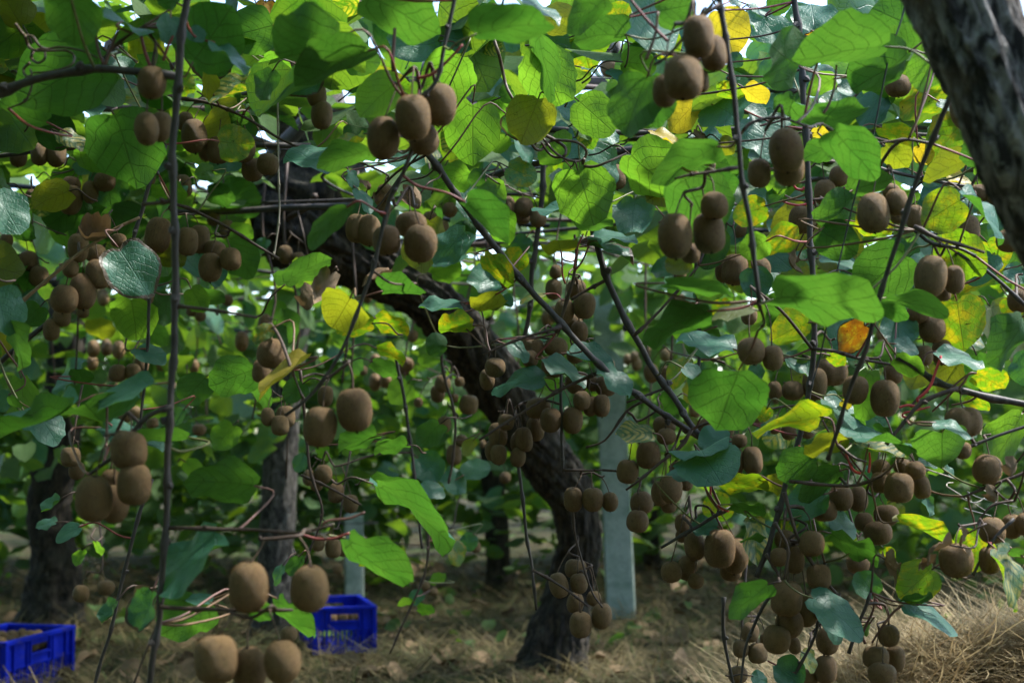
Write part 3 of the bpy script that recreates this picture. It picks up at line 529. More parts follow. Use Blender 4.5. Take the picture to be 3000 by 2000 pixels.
cane('upright dark cane running down the right of centre', [(1822, -40), (1838, 110), (1848, 250), (1856, 400), (1862, 560), (1868, 700), (1868, 800), (1860, 900), (1842, 980), (1805, 1110), (1770, 1240), (1738, 1325)], 2.55, 15, taper=.85, shoots=[
  ([(1866, 800), (1920, 808), (1980, 825), (2050, 838), (2110, 850)], 9, 2.5), ([(1812, 1105), (1880, 1112), (1960, 1115), (2030, 1090), (2075, 1040)], 9, 2.5), ([(1862, 460), (1900, 455), (1940, 430)], 7, 2.6), ([(1862, 300), (1900, 310), (1930, 380)], 6, 2.7),
  ([(1800, 1130), (1830, 1230), (1870, 1300), (1910, 1350), (1960, 1400)], 9, 2.5), ([(1760, 1270), (1790, 1330), (1770, 1360)], 8, 2.5), ([(1780, 1200), (1810, 1260), (1800, 1330)], 8, 2.45)])
cane('blue-grey branch reaching in from the right edge', [(2420, 945), (2352, 930), (2250, 905), (2170, 885), (2110, 848), (2060, 820)], 2.45, 17, taper=.8, shoots=[([(2200, 893), (2160, 905), (2110, 930), (2070, 980), (2035, 1020)], 12, 2.4), ([(2150, 870), (2120, 900), (2090, 935)], 10, 2.45)])
cane('thin dark cane carrying the four blurred fruit above centre', [(1052, -40), (1040, 20), (1020, 110), (1005, 180), (970, 220), (935, 235)], 1.95, 11, shoots=[([(985, 210), (940, 240), (915, 255)], 8, 1.95), ([(1000, 190), (990, 245), (960, 300), (940, 360), (925, 405)], 8, 2.0)])
cane('crooked dark shoot in front of the gnarled trunk', [(955, 305), (940, 360), (915, 420), (890, 470), (868, 570), (855, 620), (835, 680), (815, 735), (790, 795), (745, 870), (700, 920), (655, 955)], 2.05, 10, shoots=[([(800, 775), (790, 840), (785, 880)], 5, 2.05), ([(700, 920), (690, 900), (670, 850)], 6, 2.1)])
cane('thin vertical shoot dropping in front of the lower trunk', [(1285, 780), (1288, 880), (1290, 1000), (1294, 1085)], 3.1, 8, shoots=[([(1292, 1078), (1340, 1080), (1385, 1078)], 6, 3.1)])
cane('thin forked shoot hanging beside the trunk base', [(1190, 1060), (1198, 1130), (1208, 1220), (1222, 1300), (1232, 1400)], 3.15, 8, shoots=[([(1222, 1308), (1270, 1335), (1310, 1360), (1352, 1392)], 7, 3.1), ([(1313, 1150), (1320, 1220), (1340, 1300), (1360, 1360), (1385, 1395)], 6, 3.1)])
cane('upright leafy shoot above the centre fruit bunch', [(1278, 765), (1300, 700), (1316, 640), (1325, 585), (1320, 540)], 3.0, 8, M_TWIG)
cane('dark upright cane behind the yellow-green centre leaf', [(1250, 340), (1246, 430), (1240, 500), (1225, 600), (1218, 700), (1205, 780)], 3.5, 13)
cane('pale dry stem dangling before the dark trunk crown', [(640, 160), (638, 260), (640, 400), (642, 480), (634, 560), (626, 595)], 3.2, 4, M_PALE, taper=1)
cane('tan twig slanting up behind the long left cane', [(-20, 752), (40, 702), (110, 640), (180, 585), (250, 535), (320, 500)], 2.65, 9, M_TAN)
cane('short dark cane crossing the tan twig', [(380, 330), (360, 380), (335, 450), (315, 520), (305, 560)], 2.75, 11)
cane('thin twig with a row of fruit above the hose', [(410, 225), (470, 235), (530, 255), (580, 280), (640, 318), (710, 350)], 3.05, 8, M_TWIG)
cane('thin twig with fruit just below the hose', [(400, 468), (440, 482), (500, 510), (560, 545), (600, 570), (640, 595)], 3.0, 8, M_TWIG)
cane('thin bent cane low on the left above the straw', [(350, 1100), (320, 1180), (300, 1260), (275, 1350), (258, 1440), (235, 1505), (212, 1600)], 2.6, 9)
cane('pair of curved pale canes at the lower centre right', [(1664, 1370), (1660, 1420), (1668, 1490), (1690, 1600)], 2.6, 9, shoots=[([(1790, 1330), (1755, 1390), (1725, 1450), (1710, 1500), (1700, 1600)], 9, 2.55, M_CANE)])
cane('thin twig with one lone fruit at the right edge', [(2420, 960), (2352, 980), (2290, 1000), (2240, 1020), (2180, 1045), (2155, 1060)], 2.45, 8, shoots=[([(2400, 1065), (2352, 1085), (2300, 1105), (2240, 1130), (2215, 1140)], 9, 2.45)])
cane('short brown twig poking out left of the big fruit', [(1680, 1165), (1640, 1185), (1600, 1210), (1560, 1232), (1518, 1258)], 2.7, 9)
cane('dark forked twig at the lower right edge', [(2330, 1190), (2290, 1230), (2255, 1280), (2235, 1320)], 2.35, 8, shoots=[([(2330, 1150), (2280, 1160), (2250, 1190)], 7, 2.35)])
cane('short upright cane above the lowest right fruit', [(1950, 1500), (1965, 1450), (1985, 1400), (2000, 1360)], 2.5, 9)
cane('thin cane hanging through the lowest right bunch', [(1895, 1290), (1880, 1400), (1868, 1470), (1830, 1540), (1800, 1600)], 2.6, 8)
cane('thin spotted cane rising at the far right', [(2352, 700), (2300, 650), (2250, 610), (2200, 580)], 2.5, 9)
cane('dark twig above the upper right fruit', [(1990, 380), (2050, 395), (2120, 410), (2200, 425), (2300, 440)], 2.6, 9)
cane('twig carrying the fruit pair beneath the right spotted leaf', [(2100, 530), (2140, 560), (2200, 570), (2240, 590)], 2.3, 9)
cane('dark cane behind the left leaves', [(-30, 860), (60, 780), (140, 720), (200, 650), (300, 600)], 3.4, 13)
cane('slender grey stem at the left behind the arched leaf', [(345, 600), (342, 700), (338, 800), (330, 900), (318, 1000)], 3.2, 8)
cane('slender grey stem in the green light left of the trunk', [(905, 800), (925, 900), (940, 1000), (955, 1120), (970, 1260)], 3.9, 8, shoots=[([(690, 850), (700, 960), (712, 1080), (740, 1180), (700, 1290)], 8, 3.3, M_TWIG), ([(690, 1090), (760, 1120), (830, 1160)], 7, 3.4, M_TWIG)])
cane('dark slender stem with fruit right of the long fruit pair', [(1010, 780), (1020, 860), (1045, 960), (1040, 1060), (1030, 1110)], 4.0, 7, M_TWIG)
cane('drooping stem with drying leaves beyond the lone crate', [(975, 1130), (985, 1220), (975, 1320), (940, 1400), (895, 1500)], 4.2, 6, M_TWIG)
cane('thin dark stem left of the crossing canes', [(1600, 590), (1603, 700), (1606, 820), (1598, 900)], 3.4, 10)

def tendril(label, curves, Z, width):
    P0 = at(*zp(*curves[0][0]), Z); root = tag(empty('tendril', P0), label, 'tendril')
    for c in curves:
        pts = [tuple(at(*zp(zn, x, y), Z+.012*math.sin(i*1.7))) for i, (zn, x, y) in enumerate(c)]; n = len(pts)*7; S = spline(pts, n); tube('coil', S, np.linspace(1, .6, n)*width*Z/FPX/2/3.136, M_TENDRIL, root, 6)
z00, z01, z02 = (0, 0), (0, 1), (0, 2)
tendril('curled brown tendril looping beside the arched branch', [[(z00, 140, 220), (z00, 220, 320), (z00, 300, 340), (z00, 360, 420), (z00, 430, 450), (z00, 560, 435), (z00, 760, 470), (z00, 900, 535)],
  [(z00, 230, 330), (z00, 260, 420), (z00, 310, 460), (z00, 420, 470), (z00, 600, 465), (z00, 680, 515), (z00, 650, 600), (z00, 480, 655), (z00, 290, 672)], [(z00, 300, 470), (z00, 290, 540), (z00, 350, 580), (z00, 410, 540), (z00, 405, 470), (z00, 340, 455), (z00, 280, 520)], [(z00, 270, 580), (z00, 215, 640), (z00, 240, 700), (z00, 290, 690), (z00, 280, 640)]], 2.0, 30)
tendril('dark knotted tendril hanging in loops among the bright leaves', [[(z01, 2190, 40), (z01, 2180, 200), (z01, 2185, 350), (z01, 2225, 480), (z01, 2255, 600), (z01, 2290, 760), (z01, 2330, 860), (z02, 60, 980), (z02, 170, 1080), (z02, 195, 1180), (z02, 190, 1330), (z02, 260, 1380), (z02, 350, 1300), (z02, 450, 1290), (z02, 600, 1310), (z02, 680, 1380), (z02, 660, 1460), (z02, 560, 1480), (z02, 420, 1420), (z02, 300, 1290), (z02, 200, 1150), (z02, 220, 1070), (z02, 300, 1040), (z02, 390, 1080), (z02, 350, 1170), (z02, 270, 1230), (z02, 210, 1330)],
  [(z02, 280, 1230), (z02, 400, 1290), (z02, 490, 1360), (z02, 480, 1430), (z02, 400, 1445), (z02, 330, 1400), (z02, 270, 1310)], [(z02, 660, 1460), (z02, 660, 1520), (z02, 760, 1530), (z02, 900, 1480), (z02, 1050, 1410)]], 2.65, 34)
# thin black line hanging by the right limb
line_thing('black_twine', 'thin black twine hanging among the upper right leaves', 'twine', [(2085, -30, 2.2), (2072, 40, 2.2), (2040, 140, 2.2), (2000, 335, 2.22), (1975, 410, 2.23), (1942, 540, 2.25), (1915, 660, 2.25), (1888, 800, 2.3), (1860, 900, 2.3)], .0013, M_WIRE, 'cord')
st = tag(empty('dry_straw', at(2740, 1440, 2.6)), 'pale dry straws snagged on the right twig', 'straw')
for a in [[(1450, 1170), (1800, 1290), (2060, 1400)], [(1640, 1330), (1850, 1460), (2010, 1560)], [(1830, 1380), (1960, 1440), (2290, 1520)], [(1740, 1420), (1900, 1480), (2040, 1400)], [(1640, 1330), (1650, 1300), (1700, 1295)], [(1840, 1390), (1870, 1460)], [(1800, 1530), (1900, 1560), (2050, 1600)]]:
    S = spline([tuple(at(*zp((2, 3), x, y), 2.55+.05*i)) for i, (x, y) in enumerate(a)], 12); tube('stem', S, np.linspace(.0015, .0008, 12), M_PALE, st, 5)

ALLP = np.concatenate([p for r in CANES for p in r['paths']]); ALLR = np.concatenate([np.full(sum(len(p) for p in r['paths']), i) for i, r in enumerate(CANES)])
CC = np.concatenate(CANOPY_CANES)
def nearest(p):
    d = np.linalg.norm((ALLP-np.array(p))*np.array([1, .75, 1]), axis=1); i = int(d.argmin()); return Vector(ALLP[i]), CANES[int(ALLR[i])]['root'], float(d[i])
# ------------------------------------------------------------------ kiwifruit
def fruit_mesh(name, seed, p=2.5, taper=.0, twin=.0, seg=22, rings=15):
    r = random.Random(seed); V = []; ph = r.uniform(0, 6.28); bx, by = r.uniform(-.03, .03), r.uniform(-.03, .03)
    def pt(v, th):
        z = math.cos(v); ang = math.sin(v); q = (abs(ang)**p+abs(z)**p)**(-1/p); rad = .5*ang*q; zz = .5*z*q
        rad *= 1+taper*zz*1.2; rad *= 1+.02*math.sin(2*th+ph)
        if twin: c = abs(math.cos(th)); rad *= 1+.16*twin*c-.17*twin*math.exp(-((c)/.20)**2)*(.55+.45*(zz+.5)); 
        if twin: zz -= .10*twin*math.exp(-(rad*math.cos(th)/.10)**2)*(1 if zz > 0 else -.3)*(rad < .45)
        dim = .045*math.exp(-(rad/.10)**2); zz -= dim if zz > 0 else -dim*.6
        return Vector((rad*math.cos(th)+bx*(zz+.5), rad*math.sin(th)+by*(zz+.5), zz-.5))
    V.append(pt(1e-4, 0))
    for k in range(1, rings):
        for s in range(seg): V.append(pt(math.pi*k/rings, 2*math.pi*s/seg))
    V.append(pt(math.pi-1e-4, 0)); F = [(0, 1+s, 1+(s+1) % seg) for s in range(seg)]
    for k in range(rings-2):
        a = 1+k*seg; F += [(a+s, a+seg+s, a+seg+(s+1) % seg, a+(s+1) % seg) for s in range(seg)]
    a = 1+(rings-2)*seg; F += [(len(V)-1, a+(s+1) % seg, a+s) for s in range(seg)]
    me = bpy.data.meshes.new(name); me.from_pydata([tuple(v) for v in V], [], F); me.materials.append(M_FRUIT); me.polygons.foreach_set('use_smooth', [True]*len(F))
    hv = []; hf = []
    for k in range(3200):
        u = math.acos(r.uniform(-.985, .985)); th = r.uniform(0, 2*math.pi); P = pt(u, th); e = 1e-3; n = (pt(u+e, th)-P).cross(pt(u, th+e)-P)
        if n.length < 1e-12: continue
        n.normalize(); d = (n+Vector((r.gauss(0, .35), r.gauss(0, .35), r.gauss(-.15, .3)))).normalized(); s = d.cross(Vector((r.gauss(0, 1), r.gauss(0, 1), r.gauss(0, 1)))).normalized()*.0034; L = r.uniform(.018, .038); i = len(hv)
        hv += [P-n*.002-s, P-n*.002+s, P+d*L]; hf.append((i, i+1, i+2))
    fm = bpy.data.meshes.new('fuzz'); fm.from_pydata([tuple(v) for v in hv], [], hf); fm.materials.append(M_FUZZ)
    # dry calyx: a little crown of sepals round the stalk and the withered tip below
    cv = []; cf = []
    def sepal(o, d, L, wdt):
        s = Vector((-d.y, d.x, 0)).normalized()*wdt if d.xy.length > 1e-6 else Vector((wdt, 0, 0)); i = len(cv); cv.extend([o-s, o+s, o+d*L+s*.3, o+d*L-s*.3]); cf.append((i, i+1, i+2, i+3))
    top, bot = pt(.02, 0), pt(math.pi-.02, 0)
    for k in range(6): a = k*1.05+r.uniform(-.2, .2); sepal(top+Vector((0, 0, .004)), Vector((math.cos(a), math.sin(a), .35)), .10, .035)
    for k in range(9): a = k*.7+r.uniform(-.2, .2); sepal(bot, Vector((math.cos(a)*.8, math.sin(a)*.8, -.8)), r.uniform(.05, .11), .024)
    cm = bpy.data.meshes.new('calyx'); cm.from_pydata([tuple(v) for v in cv[:24]], [], cf[:6]); cm.materials.append(M_CALYX)
    tm = bpy.data.meshes.new('withered_tip'); tm.from_pydata([tuple(v) for v in cv[24:]], [], [tuple(i-24 for i in q) for q in cf[6:]]); tm.materials.append(M_CALYX)
    return me, fm, cm, tm
FR = [fruit_mesh('kiwifruit', 1, 2.3), fruit_mesh('kiwifruit', 2, 2.7), fruit_mesh('kiwifruit', 3, 2.45, .07), fruit_mesh('kiwifruit', 4, 2.9, -.04), fruit_mesh('kiwifruit', 5, 2.35, -.10), fruit_mesh('kiwifruit', 6, 2.2, .03), fruit_mesh('kiwifruit', 7, 2.5, .02, 1.0)]
GROUP = 'kiwifruit hanging on the canes'
ORD = ['first', 'second', 'third', 'fourth', 'fifth', 'sixth', 'seventh', 'eighth', 'ninth', 'tenth', 'eleventh', 'twelfth']
NUM = {2: 'two', 3: 'three', 4: 'four', 5: 'five', 6: 'six', 7: 'seven', 8: 'eight', 9: 'nine', 10: 'ten', 11: 'eleven', 12: 'twelve', 13: 'thirteen'}
def place_fruit(P, wm, hm, var, tilt, rz, label, joint=None, group=GROUP):
    me, fm, cm, tm = FR[var]; o = bpy.data.objects.new('kiwifruit', me); col.objects.link(o)
    ax = Vector((math.sin(tilt[0]), math.sin(tilt[1]), 1)).normalized(); q = Vector((0, 0, 1)).rotation_difference(ax) @ Quaternion((0, 0, 1), rz)
    top = P + ax*hm*.5; o.location = top; o.rotation_mode = 'QUATERNION'; o.rotation_quaternion = q; o.scale = (wm, wm, hm); tag(o, label, 'kiwifruit', group)
    for nm, m in (('fuzz', fm), ('calyx', cm), ('withered_tip', tm)):
        if P.y > 3.0 and nm == 'fuzz' or P.y > 4.9: continue
        c = bpy.data.objects.new(nm, m); col.objects.link(c); c.parent = o
        if nm == 'fuzz': c['kind'] = 'stuff'
    if joint is not None:
        M = Matrix.LocRotScale(top, q, Vector((wm, wm, hm))); t0 = top-ax*.006; mid = t0*.5+joint*.5+Vector((0, 0, .35*(joint-t0).length*.3))+Vector((random.uniform(-.004, .004), random.uniform(-.004, .004), 0))
        S = spline([tuple(t0), tuple(mid), tuple(joint)], 7); V, F = tube_data(S, np.array([.0017, .0012, .0011, .0011, .0012, .0014, .0018]), 5)
        s = mesh_obj('stalk', V, F, M_STALK); s.parent = o; s.matrix_parent_inverse = M.inverted()
    return o
def cluster(desc, zn, Z, fruits, dz=.03, twigmat=None, lone=None):
    fruits = [f for f in fruits if not (f[2] < 118 and Z < 3.7)]
    """fruits: tile x, tile y, apparent width, height (tile pixels) [, extra distance [, shape]]"""
    n = len(fruits); xs = [f[0] for f in fruits]; ys = [f[1] for f in fruits]; vert = (max(ys)-min(ys)) > 1.15*(max(xs)-min(xs))
    order = sorted(range(n), key=lambda i: ys[i] if vert else xs[i]); rank = {i: k for k, i in enumerate(order)}; J = []; info = []
    for i, f in enumerate(fruits):
        x, y, wv, hv = f[:4]; z = Z + (f[4] if len(f) > 4 else 0) + random.uniform(-.25, .25)*dz; var = f[5] if len(f) > 5 else random.randrange(6)
        px, py = zp(zn, x, y); P = at(px, py, z); wm = .97*wv/3.136*z/FPX; hm = max(wm*.86, hv/3.136*z/FPX)
        if hm > wm*1.42: wm = hm/1.36
        k = rank[i]
        if n == 1: lab = ('lone kiwifruit ' if lone is None else lone+' kiwifruit ')+desc
        elif n == 2: lab = ('upper' if k == 0 else 'lower') + ' kiwifruit of the pair ' + desc if vert else ('left-hand' if k == 0 else 'right-hand') + ' kiwifruit of the pair ' + desc
        else:
            a, b = ('top', 'lowest') if vert else ('left', 'rightmost'); pos = ('topmost' if vert else 'leftmost') if k == 0 else (b if k == n-1 else ORD[k]+' from the '+a)
            lab = pos+' of '+NUM[n]+' kiwifruit '+desc
        info.append((P, wm, hm, var, lab)); J.append(P + Vector((0, 0, hm*.5)))
    cx = sum((j for j in J), Vector())/n; joints = [j*.55+cx*.45 for j in J]
    for q in range(n): joints[q].z = max(J[q].z+.022, .35*J[q].z+.65*max(j.z for j in J)+.012)+random.uniform(0, .018); joints[q].y = J[q].y*.6+cx.y*.4+.012
    path = sorted(joints, key=lambda v: v.z if vert else v.x)
    ends = [(nearest(path[0]), 0), (nearest(path[-1]), -1)]; (np_, root, d), e = min(ends, key=lambda t: t[0][2])
    if d > .20: np_ = path[e] + Vector((random.uniform(-.05, .05), .07, random.uniform(.12, .2)))
    if e == 0: path = path[::-1]
    pts = [path[0]+(path[0]-path[-1])*.15+Vector((0, 0, .004))] + path if n > 1 else [path[0]+Vector((.012, 0, .002)), path[0]]
    g = (np_-pts[-1]); pts = pts + [pts[-1]+g*.5+Vector((0, 0, .06*g.length)), np_]
    pts = [pts[0]]+[p for a, p in zip(pts[:-1], pts[1:]) if (p-a).length > .004]; m = max(12, 5*len(pts))
    S = spline([tuple(p) for p in pts], m); tube('fruit_spur', S, np.linspace(.0019, .0031, m), twigmat or M_TWIG, root, 6)
    for (P, wm, hm, var, lab), j in zip(info, joints):
        jj = Vector(S[int(np.linalg.norm(S-np.array(j), axis=1).argmin())])
        place_fruit(P, wm, hm, var, (random.gauss(0, .09), random.gauss(0, .09)), random.uniform(0, 6.28) if var != 6 else .3, lab, jj)
cl = cluster
# top row of tiles
cl('on the arched branch beside the long cane', (0, 0), 1.95, [(1395, 760, 270, 300), (1350, 1185, 215, 310), (1475, 1165, 180, 280, .03)], .01)
cl('on the thin twig above the hose', (0, 0), 3.1, [(1700, 1120, 150, 190, .08), (1785, 1250, 220, 320), (1960, 1180, 180, 260, .1), (1900, 1380, 160, 210, .08), (2005, 1380, 220, 250), (2235, 1370, 230, 250), (2462, 1510, 210, 210), (2320, 1560, 210, 220, .04)])
cl('in the dark bunch under the left tendril', (0, 0), 3.5, [(370, 1250, 190, 190, .1), (365, 1420, 170, 210), (515, 1410, 175, 260), (170, 1430, 150, 210, .1)])
cl('hidden in the leaves above the arched branch', (0, 0), 3.9, [(980, 230, 190, 260), (1285, 490, 200, 240)])
cl('dimly seen beside the orange leaf at the top', (0, 1), 3.8, [(230, 230, 150, 240), (345, 320, 170, 170, .1)])
cl('in bright gaps beside the wide top leaf', (0, 1), 4.0, [(855, 200, 180, 230), (905, 70, 160, 190), (1090, 215, 170, 150), (720, 190, 130, 180, .2)])
cl('in the dangling bunch before the trunk crown', (0, 1), 3.2, [(420, 690, 215, 230), (660, 700, 165, 205), (725, 560, 155, 150, .08), (555, 860, 190, 260), (605, 1060, 208, 265)])
cl('half hidden behind the left side of the big blurred four', (0, 1), 4.0, [(860, 680, 130, 155), (965, 720, 125, 200, .1)])
cl('large and blurred below the wide top leaf', (0, 1), 1.95, [(1170, 1270, 310, 400), (1440, 1080, 340, 420, -.02), (1690, 965, 320, 395, .03), (1540, 1285, 280, 290, .05)], .02)
cl('tiny behind the stems at top centre', (0, 1), 4.4, [(1965, 80, 115, 130), (1915, 180, 125, 160), (1390, 630, 140, 120)])
cl('big and blurred atop the slim cane', (0, 2), 1.78, [(1710, 340, 295, 390), (1850, 490, 190, 330, .07), (1580, 715, 375, 410, -.02), (1405, 835, 235, 310, .05), (1730, 745, 150, 220, .07)], .02)
cl('deep between leaves right of the looping tendril', (0, 2), 4.2, [(905, 625, 205, 150), (805, 885, 155, 200), (975, 790, 140, 140)])
cl('peeping out behind the bright round centre leaf', (1, 2), 3.05, [(950, 60, 195, 235)])
cl('among dry leaves right of the round centre leaf', (0, 2), 4.0, [(735, 1420, 110, 160), (1750, 1150, 110, 100), (1980, 1330, 150, 130, .1)])
cl('tucked under the big leaf near the flaky limb', (0, 3), 2.7, [(1195, 790, 245, 210)])
cl('half hidden by the flaky limb', (0, 3), 2.5, [(1690, 740, 160, 270), (1815, 1015, 200, 370, .03), (1920, 960, 190, 330, .06)])
cl('hanging beside the thick upright stub at upper right', (0, 3), 2.0, [(170, 1380, 318, 405), (-76, 1592, 215, 265, .03), (190, 1550, 290, 320, .05)], .02)
# second row
cl('in shadow above the far-left hose', (1, 0), 3.5, [(650, 270, 190, 280), (650, 130, 185, 140, .08), (830, 200, 155, 210), (960, 100, 210, 190), (1090, 155, 110, 130, .1), (1330, 60, 205, 180), (300, 240, 130, 140, .1), (1690, 140, 135, 210)])
cl('dark at the edge below the hose', (1, 0), 3.6, [(60, 640, 125, 135), (100, 735, 115, 160, .08), (260, 830, 185, 190), (360, 970, 190, 195), (240, 1010, 110, 110, .1), (-20, 860, 120, 170)])
cl('bunched round the tan twig at the left', (1, 0), 2.7, [(720, 710, 200, 265), (880, 760, 195, 170, .08), (650, 900, 152, 165), (900, 950, 240, 270, .05), (590, 1180, 262, 265), (765, 1110, 255, 345, .03), (1090, 640, 145, 110, .12)], .02)
cl('dim below the tan twig bunch', (1, 0), 3.4, [(570, 1350, 165, 170), (760, 1300, 120, 110, .1), (470, 1460, 162, 205)])
cl('in the row crossing behind the long left cane', (1, 0), 3.0, [(1450, 590, 222, 320), (1580, 645, 175, 260, .05), (1725, 650, 178, 262), (1835, 630, 190, 265, .08)])
cl('hanging below the thin twig under the hose', (1, 0), 3.0, [(1975, 735, 215, 160, .07), (1930, 888, 222, 272), (2122, 812, 202, 205)])
cl('dim beside the cut trunk end', (1, 0), 4.2, [(1960, 440, 125, 135), (2080, 540, 142, 175)])
cl('dark behind the large teal left leaf', (1, 0), 4.0, [(1370, 1220, 155, 195), (1300, 1300, 155, 185, .08)])
cl('sunk in shade right of the long left cane', (1, 0), 4.8, [(1765, 1290, 115, 100), (1840, 1335, 105, 105), (2090, 1190, 110, 110)])
cl('before the leaning trunk, blurred or sharp', (1, 1), 2.1, [(1195, 640, 262, 272), (1510, 668, 312, 355), (1425, 495, 292, 235, .04)], .02)
cl('just left of the blurred three before the trunk', (1, 1), 2.9, [(925, 530, 165, 272), (1040, 550, 232, 292)])
cl('wrapped in dry leaves before the trunk', (1, 1), 3.0, [(1190, 200, 160, 160), (1180, 350, 125, 160)])
cl('in shade under the leaning limb', (1, 1), 4.3, [(270, 770, 145, 175), (390, 820, 125, 145), (490, 845, 115, 125)])
cl('bunched on the hose beside the slanting cane', (1, 1), 3.5, [(1980, 190, 172, 175), (2150, 205, 192, 250), (2170, 120, 165, 140, .08), (2300, 350, 130, 240), (2457, 340, 182, 190), (2592, 430, 160, 190), (2450, 430, 150, 130, .1)])
cl('shaded right of the blurred three on the trunk', (1, 1), 4.0, [(1600, 450, 145, 155), (1780, 360, 142, 145), (1710, 530, 135, 165)])
cl('behind the curled yellowing leaf on the slanting cane', (1, 1), 3.7, [(2270, 1000, 172, 160)])
cl('tiny in the green light under the limb', (1, 1), 5.2, [(1440, 1520, 100, 115)])
cl('big and dark right of the crossing canes', (1, 2), 2.0, [(1500, 600, 322, 425), (1862, 320, 262, 252), (1812, 570, 300, 372, .02), (1640, 760, 175, 180, .06)], .02)
cl('brightly lit below the big dark four', (1, 2), 2.9, [(2045, 910, 237, 282), (1945, 920, 150, 222, .07), (2290, 915, 160, 235), (2110, 560, 135, 155, .1), (1810, 770, 185, 120, .05)])
cl('in dim light left of the upright leafy shoot', (1, 2), 4.0, [(400, 930, 115, 135), (380, 1090, 162, 192)])
cl('on the upright leafy shoot at the centre', (1, 2), 3.1, [(480, 1290, 192, 242), (665, 1240, 212, 252), (590, 1090, 190, 185, .08), (560, 1400, 192, 160, .06), (660, 1390, 100, 95, .08), (620, 1480, 165, 205, .04)])
cl('dark above the wide drooping leaf right of centre', (1, 2), 4.5, [(1400, 920, 130, 135), (1530, 950, 140, 130), (1830, 890, 115, 135)])
cl('at the slim cane above the round leaf', (1, 2), 2.3, [(2180, 1330, 155, 175, .1), (2200, 1655, 262, 255), (2395, 1720, 195, 232)])
cl('on red stalks beside the upright dark cane', (1, 3), 2.75, [(655, 50, 182, 192), (522, 200, 204, 232), (322, 450, 262, 252)])
cl('under the dark twig at upper right', (1, 3), 2.3, [(970, 390, 302, 372), (1180, 290, 212, 255), (1130, 190, 165, 140, .08), (1190, 430, 130, 120, .08)], .02)
cl('in shadow behind the thin slanting right cane', (1, 3), 2.75, [(1350, 430, 160, 235)])
cl('behind the folded grey leaf at the right edge', (1, 3), 2.55, [(1940, 210, 185, 165), (2085, 230, 160, 210), (1830, 530, 232, 242), (2220, 640, 255, 190)])
cl('before the spotted leaves at the right', (1, 3), 2.28, [(1490, 970, 272, 392), (1712, 1000, 192, 262, .03), (1610, 1130, 140, 140, .05)], .02)
cl('cut by the right picture edge below the flaky limb', (1, 3), 2.6, [(2310, 1190, 225, 225)])
cl('under the pale creased leaf at right', (1, 3), 2.6, [(1380, 1310, 212, 180), (1510, 1450, 252, 262), (1440, 1698, 155, 185), (1600, 1668, 185, 235, .03)])
# third row
cl('resting above the pale leaf at the left', (2, 0), 3.6, [(1080, 290, 172, 165), (1220, 280, 145, 155), (945, 310, 95, 110, .08), (1300, 220, 132, 185, .05)])
cl('dark behind the forked left shoot', (2, 0), 3.3, [(650, 1060, 192, 182), (705, 1185, 155, 170, .06)])
cl('large on the long cane branching shoot', (2, 0), 1.88, [(1190, 1000, 342, 345), (1232, 1310, 312, 382), (865, 1440, 342, 425), (1050, 1490, 190, 360, .05), (1020, 1300, 180, 260, .06)], .02)
cl('small and far behind the long left cane', (2, 0), 5.0, [(1400, 750, 115, 100), (1830, 810, 132, 110)])
cl('under the curled yellow leaf left of centre', (2, 1), 2.2, [(140, 110, 282, 275), (50, 270, 170, 220, .05)])
cl('large and blurred below the crooked dark shoot', (2, 1), 2.0, [(590, 785, 312, 372), (905, 630, 332, 402)], .02)
cl('dim behind the large blurred centre-left pair', (2, 1), 3.4, [(640, 500, 135, 195), (560, 490, 100, 130, .08), (760, 480, 115, 155), (760, 370, 85, 90)])
cl('shaded before the grey lichened trunk', (2, 1), 3.2, [(110, 690, 135, 175), (275, 690, 182, 205, .05), (220, 770, 172, 185), (400, 640, 80, 90, .1)])
cl('scattered in the green light left of the trunk', (2, 1), 4.2, [(1715, 390, 155, 165), (1670, 480, 135, 165, .06), (1870, 370, 100, 90), (1490, 560, 85, 92), (1955, 580, 182, 182), (1820, 520, 85, 85)])
cl('low beside the dark stem left of the trunk', (2, 1), 4.2, [(1730, 760, 135, 155), (1890, 910, 115, 115), (1820, 1040, 142, 192)])
cl('dim below the large blurred centre-left pair', (2, 1), 3.8, [(485, 1250, 105, 155), (620, 1220, 172, 185), (560, 1290, 125, 175, .05), (735, 1390, 152, 185), (870, 1490, 152, 175)])
cl('beside the pale leaf against the leaning trunk', (2, 1), 3.05, [(2195, 240, 200, 185), (2125, 350, 150, 200, .04)])
cl('tiny among the far leaves by the trunk bend', (2, 1), 6.0, [(985, 270, 80, 92), (2080, 940, 65, 80), (2290, 1250, 110, 105)])
cl('crowded under the small pale centre leaves', (2, 2), 3.1, [(190, 60, 212, 195), (405, 50, 222, 180), (165, 160, 155, 165, -.03), (380, 230, 235, 210, .06), (590, 380, 205, 205, .08), (585, 130, 175, 140, .06), (745, 390, 140, 140, .08), (860, 410, 195, 195, .06)])
cl('in a tight knot hanging before the crossing cane', (2, 2), 3.1, [(640, 542, 167, 182), (722, 592, 150, 192, .04), (822, 590, 142, 212, .03)])
cl('on the vertical shoot before the lower trunk', (2, 2), 3.1, [(240, 612, 235, 185, .05), (355, 722, 207, 232), (556, 724, 202, 252)])
cl('massed on the bark at the trunk bend', (2, 2), 3.15, [(215, 800, 172, 235, .05), (110, 900, 172, 232), (60, 925, 162, 205, .06), (55, 1062, 152, 185), (-122, 1040, 152, 192), (-175, 1000, 145, 205, .05), (-130, 860, 155, 232, .04), (-50, 740, 155, 155)])
cl('side by side right of the lower trunk', (2, 2), 3.1, [(562, 1450, 182, 222), (742, 1452, 202, 225), (902, 1472, 162, 185)])
